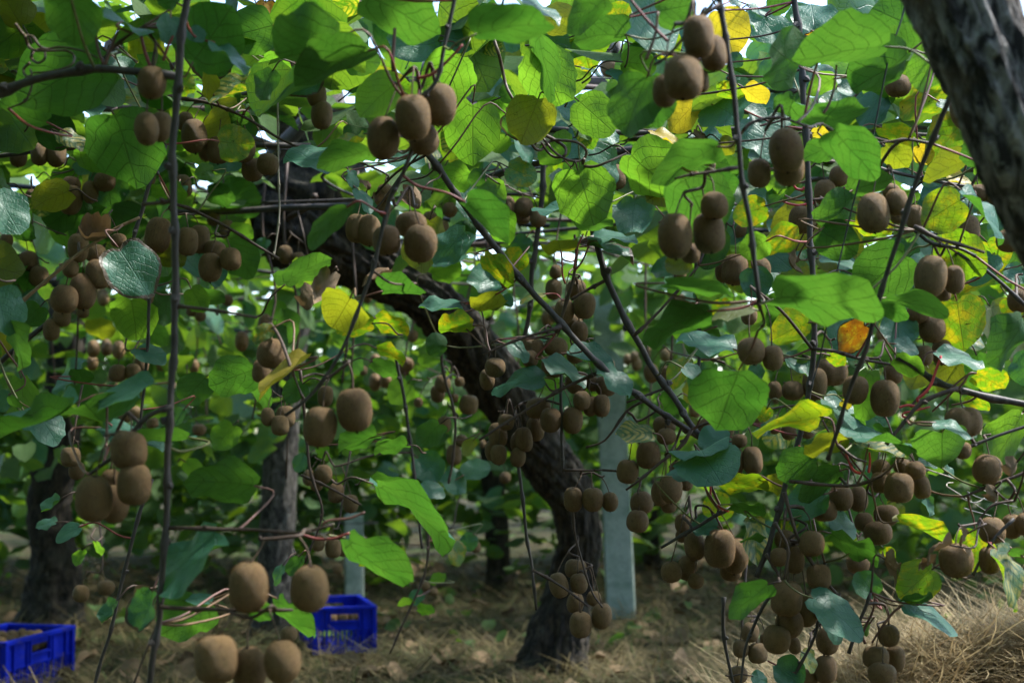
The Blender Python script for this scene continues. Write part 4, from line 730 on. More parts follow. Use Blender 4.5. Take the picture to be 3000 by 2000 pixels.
cl('beneath the mottled dry-edged leaf', (2, 2), 2.95, [(1400, 770, 222, 185, .06), (1420, 870, 182, 140), (1250, 1040, 232, 262), (1140, 985, 110, 140, .06), (1062, 1195, 212, 222)])
cl('right below the short twig under the blue-green leaf', (2, 2), 2.9, [(1460, 1350, 215, 275), (1365, 1395, 160, 232, .05), (1540, 1180, 195, 170, .06), (1600, 1285, 140, 175, .05), (1440, 1500, 150, 150, .06)])
cl('near the twig end right of the concrete post', (2, 2), 3.0, [(1190, 1480, 225, 215, .04), (1155, 1650, 217, 212)])
cl('just under the round dark-green leaf', (2, 2), 3.0, [(1800, 790, 192, 175), (1962, 790, 175, 190, .04), (2060, 750, 100, 130, .06)])
cl('right of the folded blue-green leaf', (2, 2), 2.75, [(2040, 1100, 195, 265), (2212, 1090, 185, 255), (2090, 912, 142, 125)])
cl('in shade behind the round dark-green leaf', (2, 2), 4.0, [(1280, 290, 145, 185), (1430, 310, 160, 180), (2240, 700, 165, 165, -.8)])
cl('left of the upright dark cane on the right', (2, 3), 2.7, [(430, 390, 215, 302), (230, 450, 205, 180), (60, 450, 120, 175)])
cl('fused and creased beside the upright dark cane', (2, 3), 2.72, [(580, 280, 270, 262, 0, 6)], lone='twin-lobed')
cl('sharply lit before the thin slanting right cane', (2, 3), 2.5, [(802, 445, 240, 265), (1075, 522, 275, 342), (1150, 300, 175, 190, .05)], .02)
cl('creased and pale under the blue-grey right branch', (2, 3), 2.4, [(1800, 740, 300, 285, 0, 6)], lone='twin-lobed')
cl('peeping out by the creased pale right fruit', (2, 3), 2.45, [(1610, 685, 100, 95), (1790, 1000, 160, 160)])
cl('hanging free at the far right on a bare twig', (2, 3), 2.45, [(2012, 1175, 275, 282)])
cl('in the tight sunlit ball at the right', (2, 3), 2.5, [(1202, 1340, 275, 272, -.03), (1040, 1165, 185, 165, .05), (1030, 1295, 180, 195, .02), (1350, 1182, 195, 160), (1410, 1335, 165, 215, .03), (1230, 1145, 165, 120, .07)], .01)
cl('below the curved twig left of the sunlit ball', (2, 3), 2.65, [(672, 1432, 232, 245), (830, 1445, 150, 235, .04), (520, 1550, 228, 200)])
cl('below the sunlit ball of fruit', (2, 3), 2.6, [(1085, 1595, 232, 190, .05), (880, 1655, 180, 175, .03), (1010, 1760, 262, 210)])
cl('dark behind the spotted leaf right of centre', (2, 3), 3.0, [(60, 790, 120, 120), (190, 830, 145, 150), (360, 820, 150, 150)])
cl('at the right edge above the dry curled leaf', (3, 3), 2.38, [(2062, 165, 245, 245), (2240, 130, 195, 225, .04), (2360, 110, 180, 210, .02)])
# bottom row
cl('biggest and nearest hanging above the lowest three', (3, 0), 1.82, [(2282, 688, 368, 470), (2850, 700, 345, 430)], .01)
cl('lowest and nearest on the long left cane', (3, 0), 1.78, [(1985, 1345, 402, 435), (2290, 1425, 330, 370, .03), (2592, 1372, 345, 400)], .01)
cl('small and dull above the left blue crate', (3, 0), 4.0, [(745, 745, 157, 162), (975, 690, 167, 135)])
cl('dim behind the big near pair', (3, 1), 3.8, [(570, 280, 125, 155), (710, 330, 152, 182), (800, 330, 110, 155, .05)])
cl('shaded below the leaf beside the centre crate', (3, 1), 3.6, [(300, 1120, 165, 155), (392, 1160, 110, 162, .04), (200, 1085, 100, 110, .05)])
cl('tiny on far stems beside the trunk', (3, 1), 5.4, [(2020, 320, 105, 105), (1610, 240, 70, 75), (1555, 680, 92, 85), (1632, 730, 92, 75), (750, 520, 95, 105)])
cl('in the bunch before the trunk base', (3, 2), 3.15, [(590, 520, 215, 180, .05), (430, 670, 182, 242), (616, 652, 167, 188), (580, 830, 165, 195, .05), (750, 790, 135, 145, .04), (822, 950, 192, 242), (630, 1032, 217, 242)])
cl('low right of the concrete post', (3, 2), 2.7, [(1680, 310, 205, 265, .03), (1910, 332, 287, 352), (2050, 400, 215, 332, .03), (1612, 510, 155, 232, .04), (1465, 547, 192, 195), (1688, 630, 148, 145), (2012, 545, 205, 110, .05), (1570, 100, 145, 165, .1), (1560, 215, 120, 125, .1)])
cl('beside the curved pale canes near the straw', (3, 2), 3.0, [(2190, 1100, 165, 185), (2100, 1250, 155, 165), (2256, 1292, 187, 185), (2075, 1490, 190, 165), (2340, 1180, 130, 160, .05)])
cl('alone above the straw under the olive leaf', (3, 3), 2.9, [(828, 470, 212, 185)])
cl('stacked down the lower right cane', (3, 3), 2.5, [(170, 790, 292, 315), (195, 1022, 262, 265, .02), (80, 1165, 265, 265), (350, 900, 150, 302, .05), (100, 410, 165, 175), (240, 435, 190, 255, .04), (400, 285, 245, 235), (470, 590, 222, 225), (490, 900, 205, 165, .04), (240, 1220, 125, 165, .07), (150, 250, 190, 180, .06)], .02)
cl('below the dark teal leaf above the straw', (3, 3), 2.7, [(545, 1182, 222, 252), (526, 1442, 212, 252), (362, 1520, 195, 160)])
cl('lowest on the short right cane before the straw', (3, 3), 2.5, [(1110, 1132, 205, 205), (990, 1332, 242, 205, .02), (1172, 1342, 165, 235, .04), (1050, 1492, 265, 210, -.02)])
cl('gripped by a dry curled leaf at lower right', (3, 3), 2.3, [(1730, 442, 312, 312), (2040, 440, 200, 245, .05), (2145, 650, 110, 160, .06)])
# ------------------------------------------------------------------ leaves on the canes
def place_leaf(b, t, wpx, side, typ, Z, shape=None, pet=True, root=None):
    """b, t: photograph pixel of the leaf's base and tip; wpx: apparent width; side: U underside seen, T upper side seen"""
    B = at(b[0], b[1], Z); e = RIGHT*(t[0]-b[0]) - UP*(t[1]-b[1]); lp = e.length; e.normalize(); p = e.cross(FWD).normalized()
    Dp = max(lp, wpx*.98, 40); ca = min(1, lp/Dp); cb = min(1, wpx/Dp); al = math.acos(max(.12, ca)); be = math.acos(max(.12, cb)); best = None
    al = max(al, random.uniform(.1, .3)); be = max(be, random.uniform(.05, .2))
    for sa in (1, -1):
        for sb in (1, -1):
            x = p if (p.cross(e).dot(FWD) < 0) == (side == 'T') else -p
            y = Quaternion(x, sa*al) @ e; x2 = Quaternion(y, sb*be) @ x; n = x2.cross(y)
            s = n.z + random.uniform(0, .03)
            if (n.dot(FWD) < 0) != (side == 'T'): s -= 1
            if best is None or s > best[0]: best = (s, x2, y, n)
    _, x, y, n = best; D = Dp*Z/FPX
    sh = shape if shape is not None else (random.randrange(14) if typ != 'd' else 14+random.randrange(4)); me = leaf_data(sh, typ)
    o = bpy.data.objects.new('leaf', me); col.objects.link(o)
    npt, rt, d = nearest(B)
    far = d > .20
    if far: npt = B - y*random.uniform(.04, .07) + FWD*random.uniform(.05, .10) + Vector((random.uniform(-.03, .03), 0, -.03)); d = (npt-B).length
    rt = root or rt
    R = Matrix((x, y, n)).transposed(); o.parent = rt; o.location = B-rt.location; o.rotation_mode = 'QUATERNION'; o.rotation_quaternion = R.to_quaternion(); o.scale = (D, D, D*random.uniform(.8, 1.2))
    if pet and .018 < d < 1.3:
        mid = B - y*min(.04, d*.28) - n*.006; q = npt*.6+B*.4 - y*min(.02, d*.1) - n*min(.015, d*.1); S = spline([tuple(B+y*.004), tuple(mid), tuple(q), tuple(npt)], 12)
        mt = random.choice([M_PET_R, M_PET_P, M_PET_P, M_PET_B, M_PET_G]) if typ != 'd' and not far else M_TWIG; V, F = tube_data(S, np.linspace(.0014, .0021, 12), 6)
        pm = mesh_obj('petiole', V, F, mt); pm.parent = o; pm.matrix_parent_inverse = (Matrix.Translation(B) @ Matrix.LocRotScale(Vector(), o.rotation_quaternion, o.scale)).inverted()
    return o
def lv(zn, Z, rows):
    for r in rows:
        bx, by, tx, ty, wv, side, typ = r[:7]; z = r[7] if len(r) > 7 else Z; place_leaf(zp(zn, bx, by), zp(zn, tx, ty), wv/3.136, side, typ, z, r[8] if len(r) > 8 else None)
lv((0, 0), 2.6, [(640, -90, 560, 205, 600, 'U', 'g', 1.85), (1110, 200, 1190, 60, 620, 'T', 'g', 1.95), (1570, 150, 1570, 420, 200, 'T', 'g', 2.0), (1760, 590, 2160, 70, 640, 'U', 'g', 2.05), (1950, 380, 2330, 585, 100, 'T', 'g', 2.0),
  (570, 400, 40, 470, 270, 'T', 'g', 3.0), (810, 340, 500, 310, 120, 'T', 'y', 3.2), (950, 520, 150, 850, 700, 'U', 'g', 2.1), (1040, 1030, 1150, 1650, 780, 'U', 'g', 2.35), (450, 1130, 10, 950, 240, 'U', 'g', 2.2), (1480, 900, 1105, 890, 260, 'T', 'y', 3.3),
  (2345, 700, 1870, 830, 290, 'T', 'm', 3.0), (530, 1205, 775, 1375, 160, 'T', 'm', 2.9), (1050, 540, 1245, 785, 180, 'T', 'g', 3.0), (1420, 100, 1060, 20, 190, 'T', 'g', 3.0), (220, 250, 40, -60, 320, 'U', 'O', 2.6), (300, 290, 490, 130, 210, 'U', 'O', 2.7), (1640, 40, 1460, -60, 240, 'U', 'g', 2.1),
  (90, 640, -120, 560, 220, 'T', 'y', 2.8), (1740, 260, 1880, 380, 160, 'T', 'g', 2.0), (1250, 560, 1640, 760, 300, 'U', 'g', 2.6), (860, 420, 540, 560, 380, 'U', 'g', 2.9), (20, 1060, 160, 1180, 200, 'U', 'b', 3.6), (700, 1480, 860, 1568, 200, 'T', 'g', 3.4)])
lv((0, 1), 2.6, [(90, 0, 60, 320, 200, 'U', 'o', 3.0), (480, -50, 670, 105, 300, 'T', 'g', 2.8), (810, 320, 100, 470, 250, 'U', 'g', 1.9), (1050, 460, 310, 660, 170, 'U', 'g', 1.9), (160, 640, -10, 880, 170, 'U', 'g', 2.6), (980, -70, 1740, 190, 440, 'U', 'g', 2.0),
  (2000, 320, 2740, 170, 270, 'U', 'g', 1.85), (1700, 380, 1310, 430, 500, 'T', 'g', 2.8), (1740, 340, 2000, 420, 300, 'T', 'g', 2.85), (1890, 500, 1640, 820, 570, 'U', 'b', 2.7), (1990, 935, 1975, 1425, 590, 'U', 'b', 2.75), (1310, 750, 920, 1010, 340, 'U', 'b', 2.15),
  (1010, 1230, 660, 1295, 150, 'T', 'y', 2.35), (1060, 1370, 540, 1410, 180, 'U', 'g', 2.2), (860, 1470, 265, 1480, 310, 'T', 'g', 2.85), (1225, 1430, 1565, 1450, 150, 'T', 'g', 2.9), (2030, 0, 2180, 175, 230, 'T', 'g', 3.0), (1880, 470, 2100, 620, 240, 'U', 'b', 3.1), (1330, 200, 1240, 330, 160, 'U', 'd', 3.0),
  (2240, 900, 2380, 850, 200, 'U', 'g', 2.9), (120, 900, 330, 790, 180, 'U', 'b', 4.2), (640, 200, 440, 130, 180, 'U', 'Y', 4.4), (2300, 1240, 2190, 1380, 200, 'U', 'b', 3.2), (1760, 1480, 1850, 1340, 150, 'U', 'O', 3.4)])
lv((0, 2), 2.65, [(60, -20, 450, 225, 190, 'T', 'g', 2.2), (870, -20, 470, 205, 240, 'U', 'g', 2.0), (1060, 320, 545, 320, 250, 'U', 'g', 2.1), (1000, 245, 880, 60, 330, 'U', 'y', 2.7), (620, 320, 720, 515, 500, 'U', 'y', 3.0), (225, 430, 430, 860, 620, 'U', 'b', 2.55),
  (600, 920, 940, 1200, 430, 'U', 'b', 2.65), (1320, 110, 1690, 60, 370, 'U', 'g', 2.1), (1150, 350, 1565, 420, 270, 'U', 'y', 2.9), (1000, 570, 1330, 600, 270, 'U', 'b', 2.8), (1250, 690, 1030, 1235, 500, 'U', 'g', 1.95), (1270, 690, 1400, 1150, 360, 'U', 'g', 2.0), (1090, 400, 1345, 540, 190, 'T', 'g', 2.9),
  (1690, 950, 1430, 1185, 290, 'U', 'Y', 2.9), (1840, 960, 1990, 1130, 500, 'T', 'g', 2.9), (2140, 980, 2352, 1080, 170, 'T', 'g', 2.9), (1900, 90, 2060, 500, 370, 'U', 'Y', 2.7), (2170, 40, 2350, 195, 120, 'T', 'g', 2.6), (780, 1180, 995, 1270, 160, 'T', 'g', 2.7), (400, 840, 610, 1115, 220, 'T', 'g', 2.8), (725, 1080, 895, 1180, 140, 'T', 'g', 2.75),
  (1270, 1195, 1610, 1290, 130, 'T', 'Y', 2.8), (1060, 1400, 1560, 1790, 530, 'U', 'b', 2.7), (480, 1470, 300, 1290, 420, 'U', 'b', 2.9), (1910, 1340, 1250, 1530, 260, 'U', 'g', 2.0), (250, 890, 90, 1240, 460, 'U', 'O', 2.55), (230, 290, 470, 880, 170, 'U', 'g', 2.5), (880, 640, 1060, 740, 130, 'T', 'g', 2.8), (650, 620, 850, 690, 70, 'T', 'g', 2.9),
  (940, 60, 1120, 110, 120, 'T', 'g', 2.7), (1230, 120, 1060, 30, 200, 'T', 'g', 2.9), (1990, 20, 2110, -60, 200, 'T', 'g', 2.5), (2130, 800, 2352, 960, 150, 'U', 'Y', 2.7), (2000, 500, 2100, 610, 160, 'T', 'g', 2.7), (1880, 850, 2130, 860, 130, 'U', 'y', 2.7), (1990, 680, 2070, 760, 130, 'T', 'g', 2.7), (1680, 1250, 1800, 1300, 180, 'U', 'd', 2.9), (1900, 1290, 2040, 1400, 170, 'U', 'O', 2.9), (0, 1230, 220, 1500, 160, 'T', 'g', 3.2), (2130, 100, 2260, 320, 180, 'T', 'g', 2.8), (1800, 1460, 1880, 1560, 170, 'U', 'd', 2.8)])
lv((0, 3), 2.5, [(430, 285, 450, -70, 440, 'T', 'g', 2.55), (760, 320, 300, 290, 160, 'U', 'o', 2.7), (1450, 310, 880, 100, 540, 'U', 'g', 2.3), (1100, 430, 270, 410, 280, 'U', 'g', 2.0), (1340, 460, 950, 290, 320, 'U', 'g', 2.25), (1310, 470, 780, 820, 370, 'U', 'g', 2.2), (1570, 420, 1400, 825, 410, 'U', 'b', 2.35),
  (1650, 790, 1190, 960, 290, 'U', 'y', 2.7), (500, 1140, 500, 915, 690, 'U', 'g', 2.25), (400, 640, 670, 740, 210, 'T', 'g', 2.8), (640, 800, 870, 870, 180, 'T', 'g', 2.8), (580, 1180, 1060, 1560, 310, 'U', 'g', 2.0), (1080, 820, 830, 1140, 270, 'T', 'g', 2.9), (1200, 1220, 970, 1330, 180, 'T', 'g', 2.9), (1800, 1070, 1440, 1420, 420, 'U', 'y', 2.6),
  (2010, 1460, 1770, 1290, 310, 'U', 'g', 2.3), (1830, 1470, 1430, 1610, 230, 'U', 'O', 2.4), (640, 1330, 330, 1440, 230, 'U', 'g', 2.4), (770, 1440, 860, 1600, 150, 'U', 'b', 2.6), (1030, 1165, 1410, 1300, 110, 'U', 'y', 2.7), (300, 620, -150, 480, 640, 'U', 'g', 2.1), (20, 100, 200, -30, 200, 'U', 'g', 2.6), (900, 60, 660, 130, 170, 'T', 'g', 3.0), (960, 100, 1120, 20, 190, 'T', 'g', 3.0), (760, 300, 700, 180, 120, 'U', 'd', 2.9), (620, 720, 350, 800, 200, 'U', 'b', 2.6), (20, 1120, 230, 1080, 160, 'T', 'g', 2.6), (400, 1220, 560, 1210, 100, 'U', 'Y', 2.6), (1560, 930, 1720, 1020, 140, 'T', 'g', 2.6), (1060, 1330, 1320, 1500, 200, 'U', 'O', 2.35), (1380, 1330, 1490, 1500, 160, 'U', 'Y', 2.6)])
lv((1, 0), 2.6, [(-60, 190, 240, 545, 340, 'T', 'g', 2.4), (1075, 690, 1405, 1140, 490, 'T', 'r', 2.5), (-40, 1080, 130, 1500, 310, 'T', 'g', 2.3), (60, 1400, 260, 1800, 280, 'U', 'g', 2.3), (1010, 620, 680, 560, 200, 'T', 'd', 2.65), (780, 210, 400, 470, 380, 'U', 'g', 3.6), (1000, 350, 620, 600, 400, 'U', 'g', 3.7), (1330, 420, 900, 560, 380, 'U', 'g', 3.5), (1560, 200, 1350, 430, 260, 'U', 'g', 3.4), (1570, 800, 1350, 1000, 280, 'U', 'g', 3.6), (2050, 620, 2340, 960, 360, 'U', 'g', 3.5),
  (270, 830, 30, 1050, 240, 'T', 'g', 3.6), (640, 800, 500, 1000, 150, 'T', 'g', 3.5), (210, 1110, 400, 1400, 220, 'T', 'g', 3.6), (1680, 770, 2050, 1080, 200, 'T', 'g', 3.6), (1800, 1150, 2070, 1220, 160, 'U', 'g', 3.4), (380, 1240, 180, 1420, 240, 'U', 'g', 3.0), (460, 60, 660, 300, 300, 'U', 'g', 3.8), (1560, 1120, 1480, 1420, 200, 'U', 'g', 3.7), (1280, 1400, 1560, 1550, 260, 'U', 'g', 4.0), (2100, 560, 2330, 620, 200, 'U', 'b', 3.8), (1100, 30, 1260, 150, 180, 'U', 'b', 3.9), (1900, 200, 2160, 240, 200, 'U', 'g', 3.9), (760, 300, 900, 420, 180, 'U', 'O', 3.8)])
lv((1, 1), 2.5, [(850, 320, 440, 660, 110, 'U', 'g', 2.0), (250, 1055, 710, 775, 190, 'U', 'g', 2.4), (700, 930, 520, 1180, 300, 'U', 'd', 2.4), (560, 1080, 430, 1300, 160, 'U', 'd', 2.45), (870, 1160, 690, 1380, 540, 'U', 'O', 2.3), (1140, 1110, 1570, 1050, 190, 'U', 'g', 2.25), (1080, 1400, 740, 1440, 200, 'U', 'y', 3.0), (1090, 1350, 1400, 1500, 200, 'U', 'y', 3.2), (1890, 1210, 1490, 1190, 140, 'T', 'g', 3.0),
  (1990, 1280, 2330, 1200, 180, 'U', 'O', 2.95), (2080, 1210, 2380, 1240, 100, 'T', 'g', 3.0), (2010, 1420, 1660, 1470, 150, 'U', 'y', 2.9), (2070, 760, 2420, 980, 230, 'U', 'y', 2.85), (1900, 270, 2350, 590, 240, 'U', 'g', 2.0), (860, 0, 910, 175, 90, 'T', 'g', 2.7), (930, 160, 1095, 375, 80, 'T', 'g', 2.7), (1520, 190, 1440, 370, 90, 'T', 'd', 2.7), (1250, 1000, 960, 1000, 130, 'T', 'd', 2.3), (1980, 470, 1830, 660, 220, 'U', 'g', 3.7), (1930, 760, 1620, 840, 200, 'T', 'g', 3.8), (100, 620, 0, 760, 150, 'T', 'g', 4.2), (1020, 200, 960, 60, 120, 'T', 'd', 2.8), (1200, 220, 1100, 330, 120, 'T', 'd', 2.9), (1600, 950, 1900, 860, 260, 'U', 'b', 3.9), (160, 1440, -40, 1540, 180, 'T', 'y', 2.2)])
lv((1, 2), 2.8, [(700, 420, 225, 225, 180, 'T', 'g', 3.0), (1130, 250, 1080, 510, 450, 'T', 'g', 3.1), (690, 560, 740, 405, 450, 'U', 'g', 2.9), (695, 605, 1140, 555, 120, 'T', 'g', 2.9), (450, 740, 400, 590, 380, 'U', 'O', 2.9), (680, 685, 1140, 775, 100, 'T', 'r', 2.9), (1380, 1030, 2040, 1075, 100, 'U', 'g', 2.0), (1820, 1280, 1180, 1460, 290, 'U', 'g', 2.0), (2210, 1260, 1830, 1330, 120, 'T', 'O', 2.05), (2050, 1640, 1520, 1540, 200, 'T', 'g', 2.5),
  (1560, 40, 1900, 590, 540, 'U', 'g', 2.15), (2340, 320, 2040, 430, 300, 'U', 'y', 2.6), (2352, 640, 2150, 740, 300, 'U', 'b', 2.5), (600, -20, 760, 420, 580, 'U', 'b', 2.65), (110, 740, -60, 900, 260, 'U', 'y', 2.9), (970, 590, 790, 640, 90, 'T', 'g', 2.95), (1760, 200, 2080, 100, 250, 'U', 'g', 2.3), (1300, 260, 1420, 340, 160, 'U', 'b', 3.4), (140, 600, 20, 760, 190, 'T', 'g', 3.6), (300, 1130, 60, 1180, 70, 'T', 'y', 3.1), (1500, 1140, 1480, 1040, 140, 'U', 'g', 3.2)])
lv((1, 3), 2.5, [(760, 190, 1110, 40, 260, 'U', 'g', 2.35), (500, 530, 800, 220, 330, 'U', 'g', 2.35), (470, 540, 820, 730, 380, 'U', 'g', 2.35), (270, 640, -110, 610, 320, 'U', 'y', 2.6), (1280, 760, 930, 1100, 620, 'U', 'g', 2.4), (1790, 260, 1420, 490, 440, 'U', 's', 2.3), (1770, 180, 2230, 580, 290, 'T', 'g', 2.25), (1570, 640, 1980, 900, 420, 'U', 's', 2.5), (2070, 760, 1810, 1020, 280, 'T', 'g', 2.7), (2180, 900, 1750, 1160, 260, 'U', 'y', 2.75),
  (20, 1180, 1060, 1190, 350, 'U', 'g', 1.95), (1060, 1165, 1680, 1220, 120, 'U', 'g', 2.2), (1730, 1175, 1850, 1620, 520, 'U', 'y', 2.6), (2350, 1330, 1970, 1720, 420, 'U', 'g', 2.3), (910, 1410, 640, 1640, 320, 'U', 'o', 2.5), (1200, 1350, 1150, 1640, 350, 'T', 'g', 2.6), (390, 1390, 20, 1520, 320, 'U', 's', 2.5), (1020, 1240, 1290, 1310, 180, 'U', 'g', 2.4), (960, 1040, 710, 860, 200, 'T', 'g', 2.75), (470, 800, 850, 850, 130, 'T', 'g', 2.8), (780, 460, 1150, 600, 230, 'U', 'y', 2.7), (1420, 40, 1560, 130, 180, 'T', 'g', 2.8), (1620, 20, 1900, 100, 140, 'T', 'Y', 2.8), (2000, 640, 2180, 900, 200, 'U', 'y', 2.7), (2352, 900, 2160, 1040, 220, 'T', 'g', 2.9), (2200, 1150, 2352, 1300, 240, 'U', 'y', 2.65), (260, 720, 200, 920, 150, 'U', 'd', 2.8), (840, 990, 960, 1060, 130, 'T', 'd', 2.7), (0, 60, 140, 200, 200, 'U', 'b', 2.6), (120, 170, 0, 330, 180, 'U', 'g', 2.6), (1990, 30, 1900, -80, 200, 'U', 'b', 2.6)])
lv((2, 0), 2.4, [(720, 560, -20, 890, 160, 'T', 'g', 2.0), (280, 610, 600, 870, 230, 'T', 'g', 2.6), (1430, 385, 880, 545, 210, 'T', 'g', 2.0), (980, 735, 1000, 545, 790, 'U', 'g', 2.1), (1750, 880, 1190, 860, 150, 'U', 'g', 2.05), (900, 790, 1500, 815, 70, 'T', 'g', 2.1), (2360, 1330, 1740, 1190, 470, 'U', 'g', 2.0), (2350, 250, 1910, 350, 340, 'U', 'g', 3.0), (810, 200, 480, 480, 200, 'T', 'g', 4.4), (1900, 320, 1640, 540, 260, 'U', 'g', 3.6), (90, 480, -60, 620, 200, 'T', 'g', 2.7), (1250, 60, 1540, 170, 150, 'T', 'g', 3.2), (640, 320, 860, 330, 150, 'U', 'g', 3.2), (180, 620, 80, 500, 120, 'U', 'g', 2.6), (1690, 620, 1600, 760, 140, 'T', 'g', 3.4), (2150, 760, 1960, 980, 260, 'U', 'b', 3.8), (560, 1440, 390, 1568, 120, 'T', 'g', 3.0), (1700, 1100, 1860, 1240, 200, 'U', 'b', 4.0)])
lv((2, 1), 2.8, [(500, 140, -20, 420, 140, 'T', 'Y', 2.1), (1400, 950, 1080, 1000, 150, 'U', 'g', 3.2), (1120, 850, 750, 960, 200, 'U', 'g', 3.2), (1700, 750, 1470, 960, 250, 'U', 'g', 3.4), (1060, 1300, 1900, 1780, 250, 'U', 'g', 2.3), (1050, 1260, 1420, 1360, 180, 'U', 'g', 2.6), (1480, 1060, 1700, 1280, 260, 'T', 'g', 4.0), (1720, 1200, 1940, 1360, 220, 'T', 'g', 4.2), (1500, 1330, 1740, 1390, 130, 'T', 'g', 3.8), (440, 380, 250, 520, 200, 'U', 'g', 3.0), (1100, 60, 1380, 170, 120, 'U', 'y', 3.4), (1060, 180, 1300, 290, 180, 'U', 'g', 3.6), (1400, 380, 1240, 560, 240, 'U', 'b', 4.4), (1700, 160, 1500, 100, 240, 'U', 'b', 4.6), (940, 960, 800, 1020, 160, 'U', 'b', 4.0), (560, 1040, 700, 980, 180, 'U', 'b', 4.0), (470, 1050, 350, 1180, 150, 'T', 'g', 4.2), (2000, 900, 1900, 1040, 130, 'U', 'O', 3.9), (1760, 40, 1560, 20, 220, 'U', 'g', 3.5), (1900, 1230, 2150, 1120, 200, 'T', 'g', 4.2)])
lv((2, 2), 2.8, [(520, 100, 945, 195, 160, 'T', 'g', 2.95), (290, 150, 715, 300, 140, 'T', 'g', 3.0), (805, 265, 1105, 480, 190, 'T', 'g', 2.9), (320, 330, -210, 340, 210, 'T', 'g', 3.0), (2090, 245, 1940, 730, 730, 'U', 'g', 2.1), (1570, 240, 1750, 350, 140, 'T', 'g', 2.8), (1700, 1000, 1650, 850, 620, 'U', 'g', 2.7), (1720, 1000, 1810, 1175, 660, 'T', 'g', 2.65), (1450, 1240, 1945, 1220, 80, 'T', 'g', 2.7), (1310, 840, 950, 800, 190, 'T', 'm', 2.9), (1890, 1280, 2360, 1350, 240, 'U', 's', 2.6), (2010, 1490, 2352, 1560, 160, 'U', 'g', 2.6), (-30, 30, 165, 160, 130, 'T', 'g', 3.0), (1860, 660, 2000, 650, 80, 'U', 'g', 2.8), (2270, 780, 2352, 840, 120, 'T', 'g', 2.6), (440, 380, 280, 400, 160, 'U', 'b', 3.6), (2352, 600, 2290, 720, 160, 'U', 'y', 2.5)])
lv((2, 3), 2.5, [(150, 130, 385, 320, 170, 'T', 'g', 2.6), (400, 30, 320, 250, 200, 'U', 'b', 2.6), (510, 690, -190, 650, 310, 'U', 's', 2.3), (930, 240, 975, 730, 250, 'U', 'b', 2.6), (1160, 145, 1435, 255, 170, 'U', 'b', 2.45), (1530, 90, 1985, 165, 160, 'T', 'g', 2.45), (1900, 285, 2215, 400, 220, 'U', 'y', 2.4), (2352, 640, 1980, 1170, 500, 'U', 'b', 2.6), (1600, 820, 1690, 1120, 500, 'U', 'g', 2.3), (1520, 740, 1870, 810, 110, 'T', 'g', 2.28), (720, 890, 1445, 860, 140, 'T', 'g', 2.35), (730, 880, 320, 970, 190, 'U', 'O', 2.35), (500, 530, 890, 830, 220, 'T', 'g', 2.65), (800, 940, 1245, 1000, 110, 'T', 'm', 2.5), (410, 1040, 80, 1230, 340, 'U', 'g', 2.5), (670, 1180, 270, 1420, 320, 'U', 'g', 2.55), (520, 1400, 150, 1600, 240, 'T', 'g', 2.6), (1430, 1410, 1550, 1568, 120, 'T', 'g', 2.6), (1380, 1100, 1550, 1140, 80, 'T', 'g', 2.6), (1620, 1150, 1725, 1240, 90, 'T', 'g', 2.6), (360, 800, 700, 720, 160, 'T', 'm', 2.6), (1000, 830, 1040, 780, 160, 'U', 'g', 2.6), (880, 720, 700, 800, 200, 'U', 'g', 2.65), (1160, 20, 1390, 60, 180, 'T', 'g', 2.55), (560, 120, 720, 200, 120, 'U', 'y', 2.6), (680, 540, 760, 600, 120, 'U', 'Y', 2.65), (1800, 560, 2030, 560, 140, 'U', 'y', 2.55), (1560, 600, 1640, 580, 90, 'T', 'g', 2.5), (2300, 1090, 2200, 1250, 180, 'U', 'd', 2.3), (2100, 1330, 2060, 1500, 140, 'U', 'd', 2.4), (-20, 1250, 130, 1380, 160, 'U', 'O', 2.6), (1480, 1180, 1620, 1180, 110, 'U', 'b', 2.8)])
lv((3, 0), 2.2, [(2005, 150, 1365, 630, 340, 'T', 'g', 1.9), (1410, 690, 1290, 1110, 340, 'T', 'r', 2.05), (1080, 810, 950, 1020, 160, 'T', 'g', 2.3), (1920, 810, 1430, 1060, 430, 'U', 'g', 2.15), (1940, 830, 1700, 770, 80, 'T', 'g', 2.1), (740, 130, 510, 230, 150, 'T', 'g', 2.6), (880, 260, 940, 400, 110, 'U', 'b', 3.6), (760, 340, 670, 470, 90, 'U', 'b', 3.6), (520, 90, 330, 130, 90, 'T', 'g', 3.5)])
lv((3, 1), 2.6, [(800, 225, 1500, 540, 470, 'U', 'g', 2.0), (170, 780, 600, 1060, 310, 'U', 'g', 2.05), (-60, 830, 130, 1000, 240, 'U', 'g', 2.1), (1480, 880, 1640, 920, 130, 'U', 'b', 4.2), (1450, 820, 1300, 850, 90, 'U', 'b', 4.2), (1540, 740, 1400, 820, 120, 'T', 'g', 4.3), (1800, 250, 1900, 470, 180, 'T', 'y', 4.2), (2000, 200, 1900, 340, 160, 'T', 'g', 4.4), (1740, 620, 1580, 600, 130, 'U', 'b', 4.3), (400, 400, 290, 580, 130, 'U', 'g', 3.2), (250, 480, 150, 650, 110, 'T', 'g', 3.6), (1150, 420, 940, 460, 90, 'U', 'y', 2.6)])
lv((3, 2), 2.6, [(1905, 130, 1630, 100, 170, 'T', 'g', 2.7), (2180, 50, 2280, 490, 280, 'T', 'm', 2.6), (2320, 240, 2090, 200, 100, 'U', 'g', 2.55), (2370, 650, 1970, 910, 350, 'U', 'g', 2.2), (2200, 1500, 2352, 1540, 120, 'T', 'g', 2.9)])
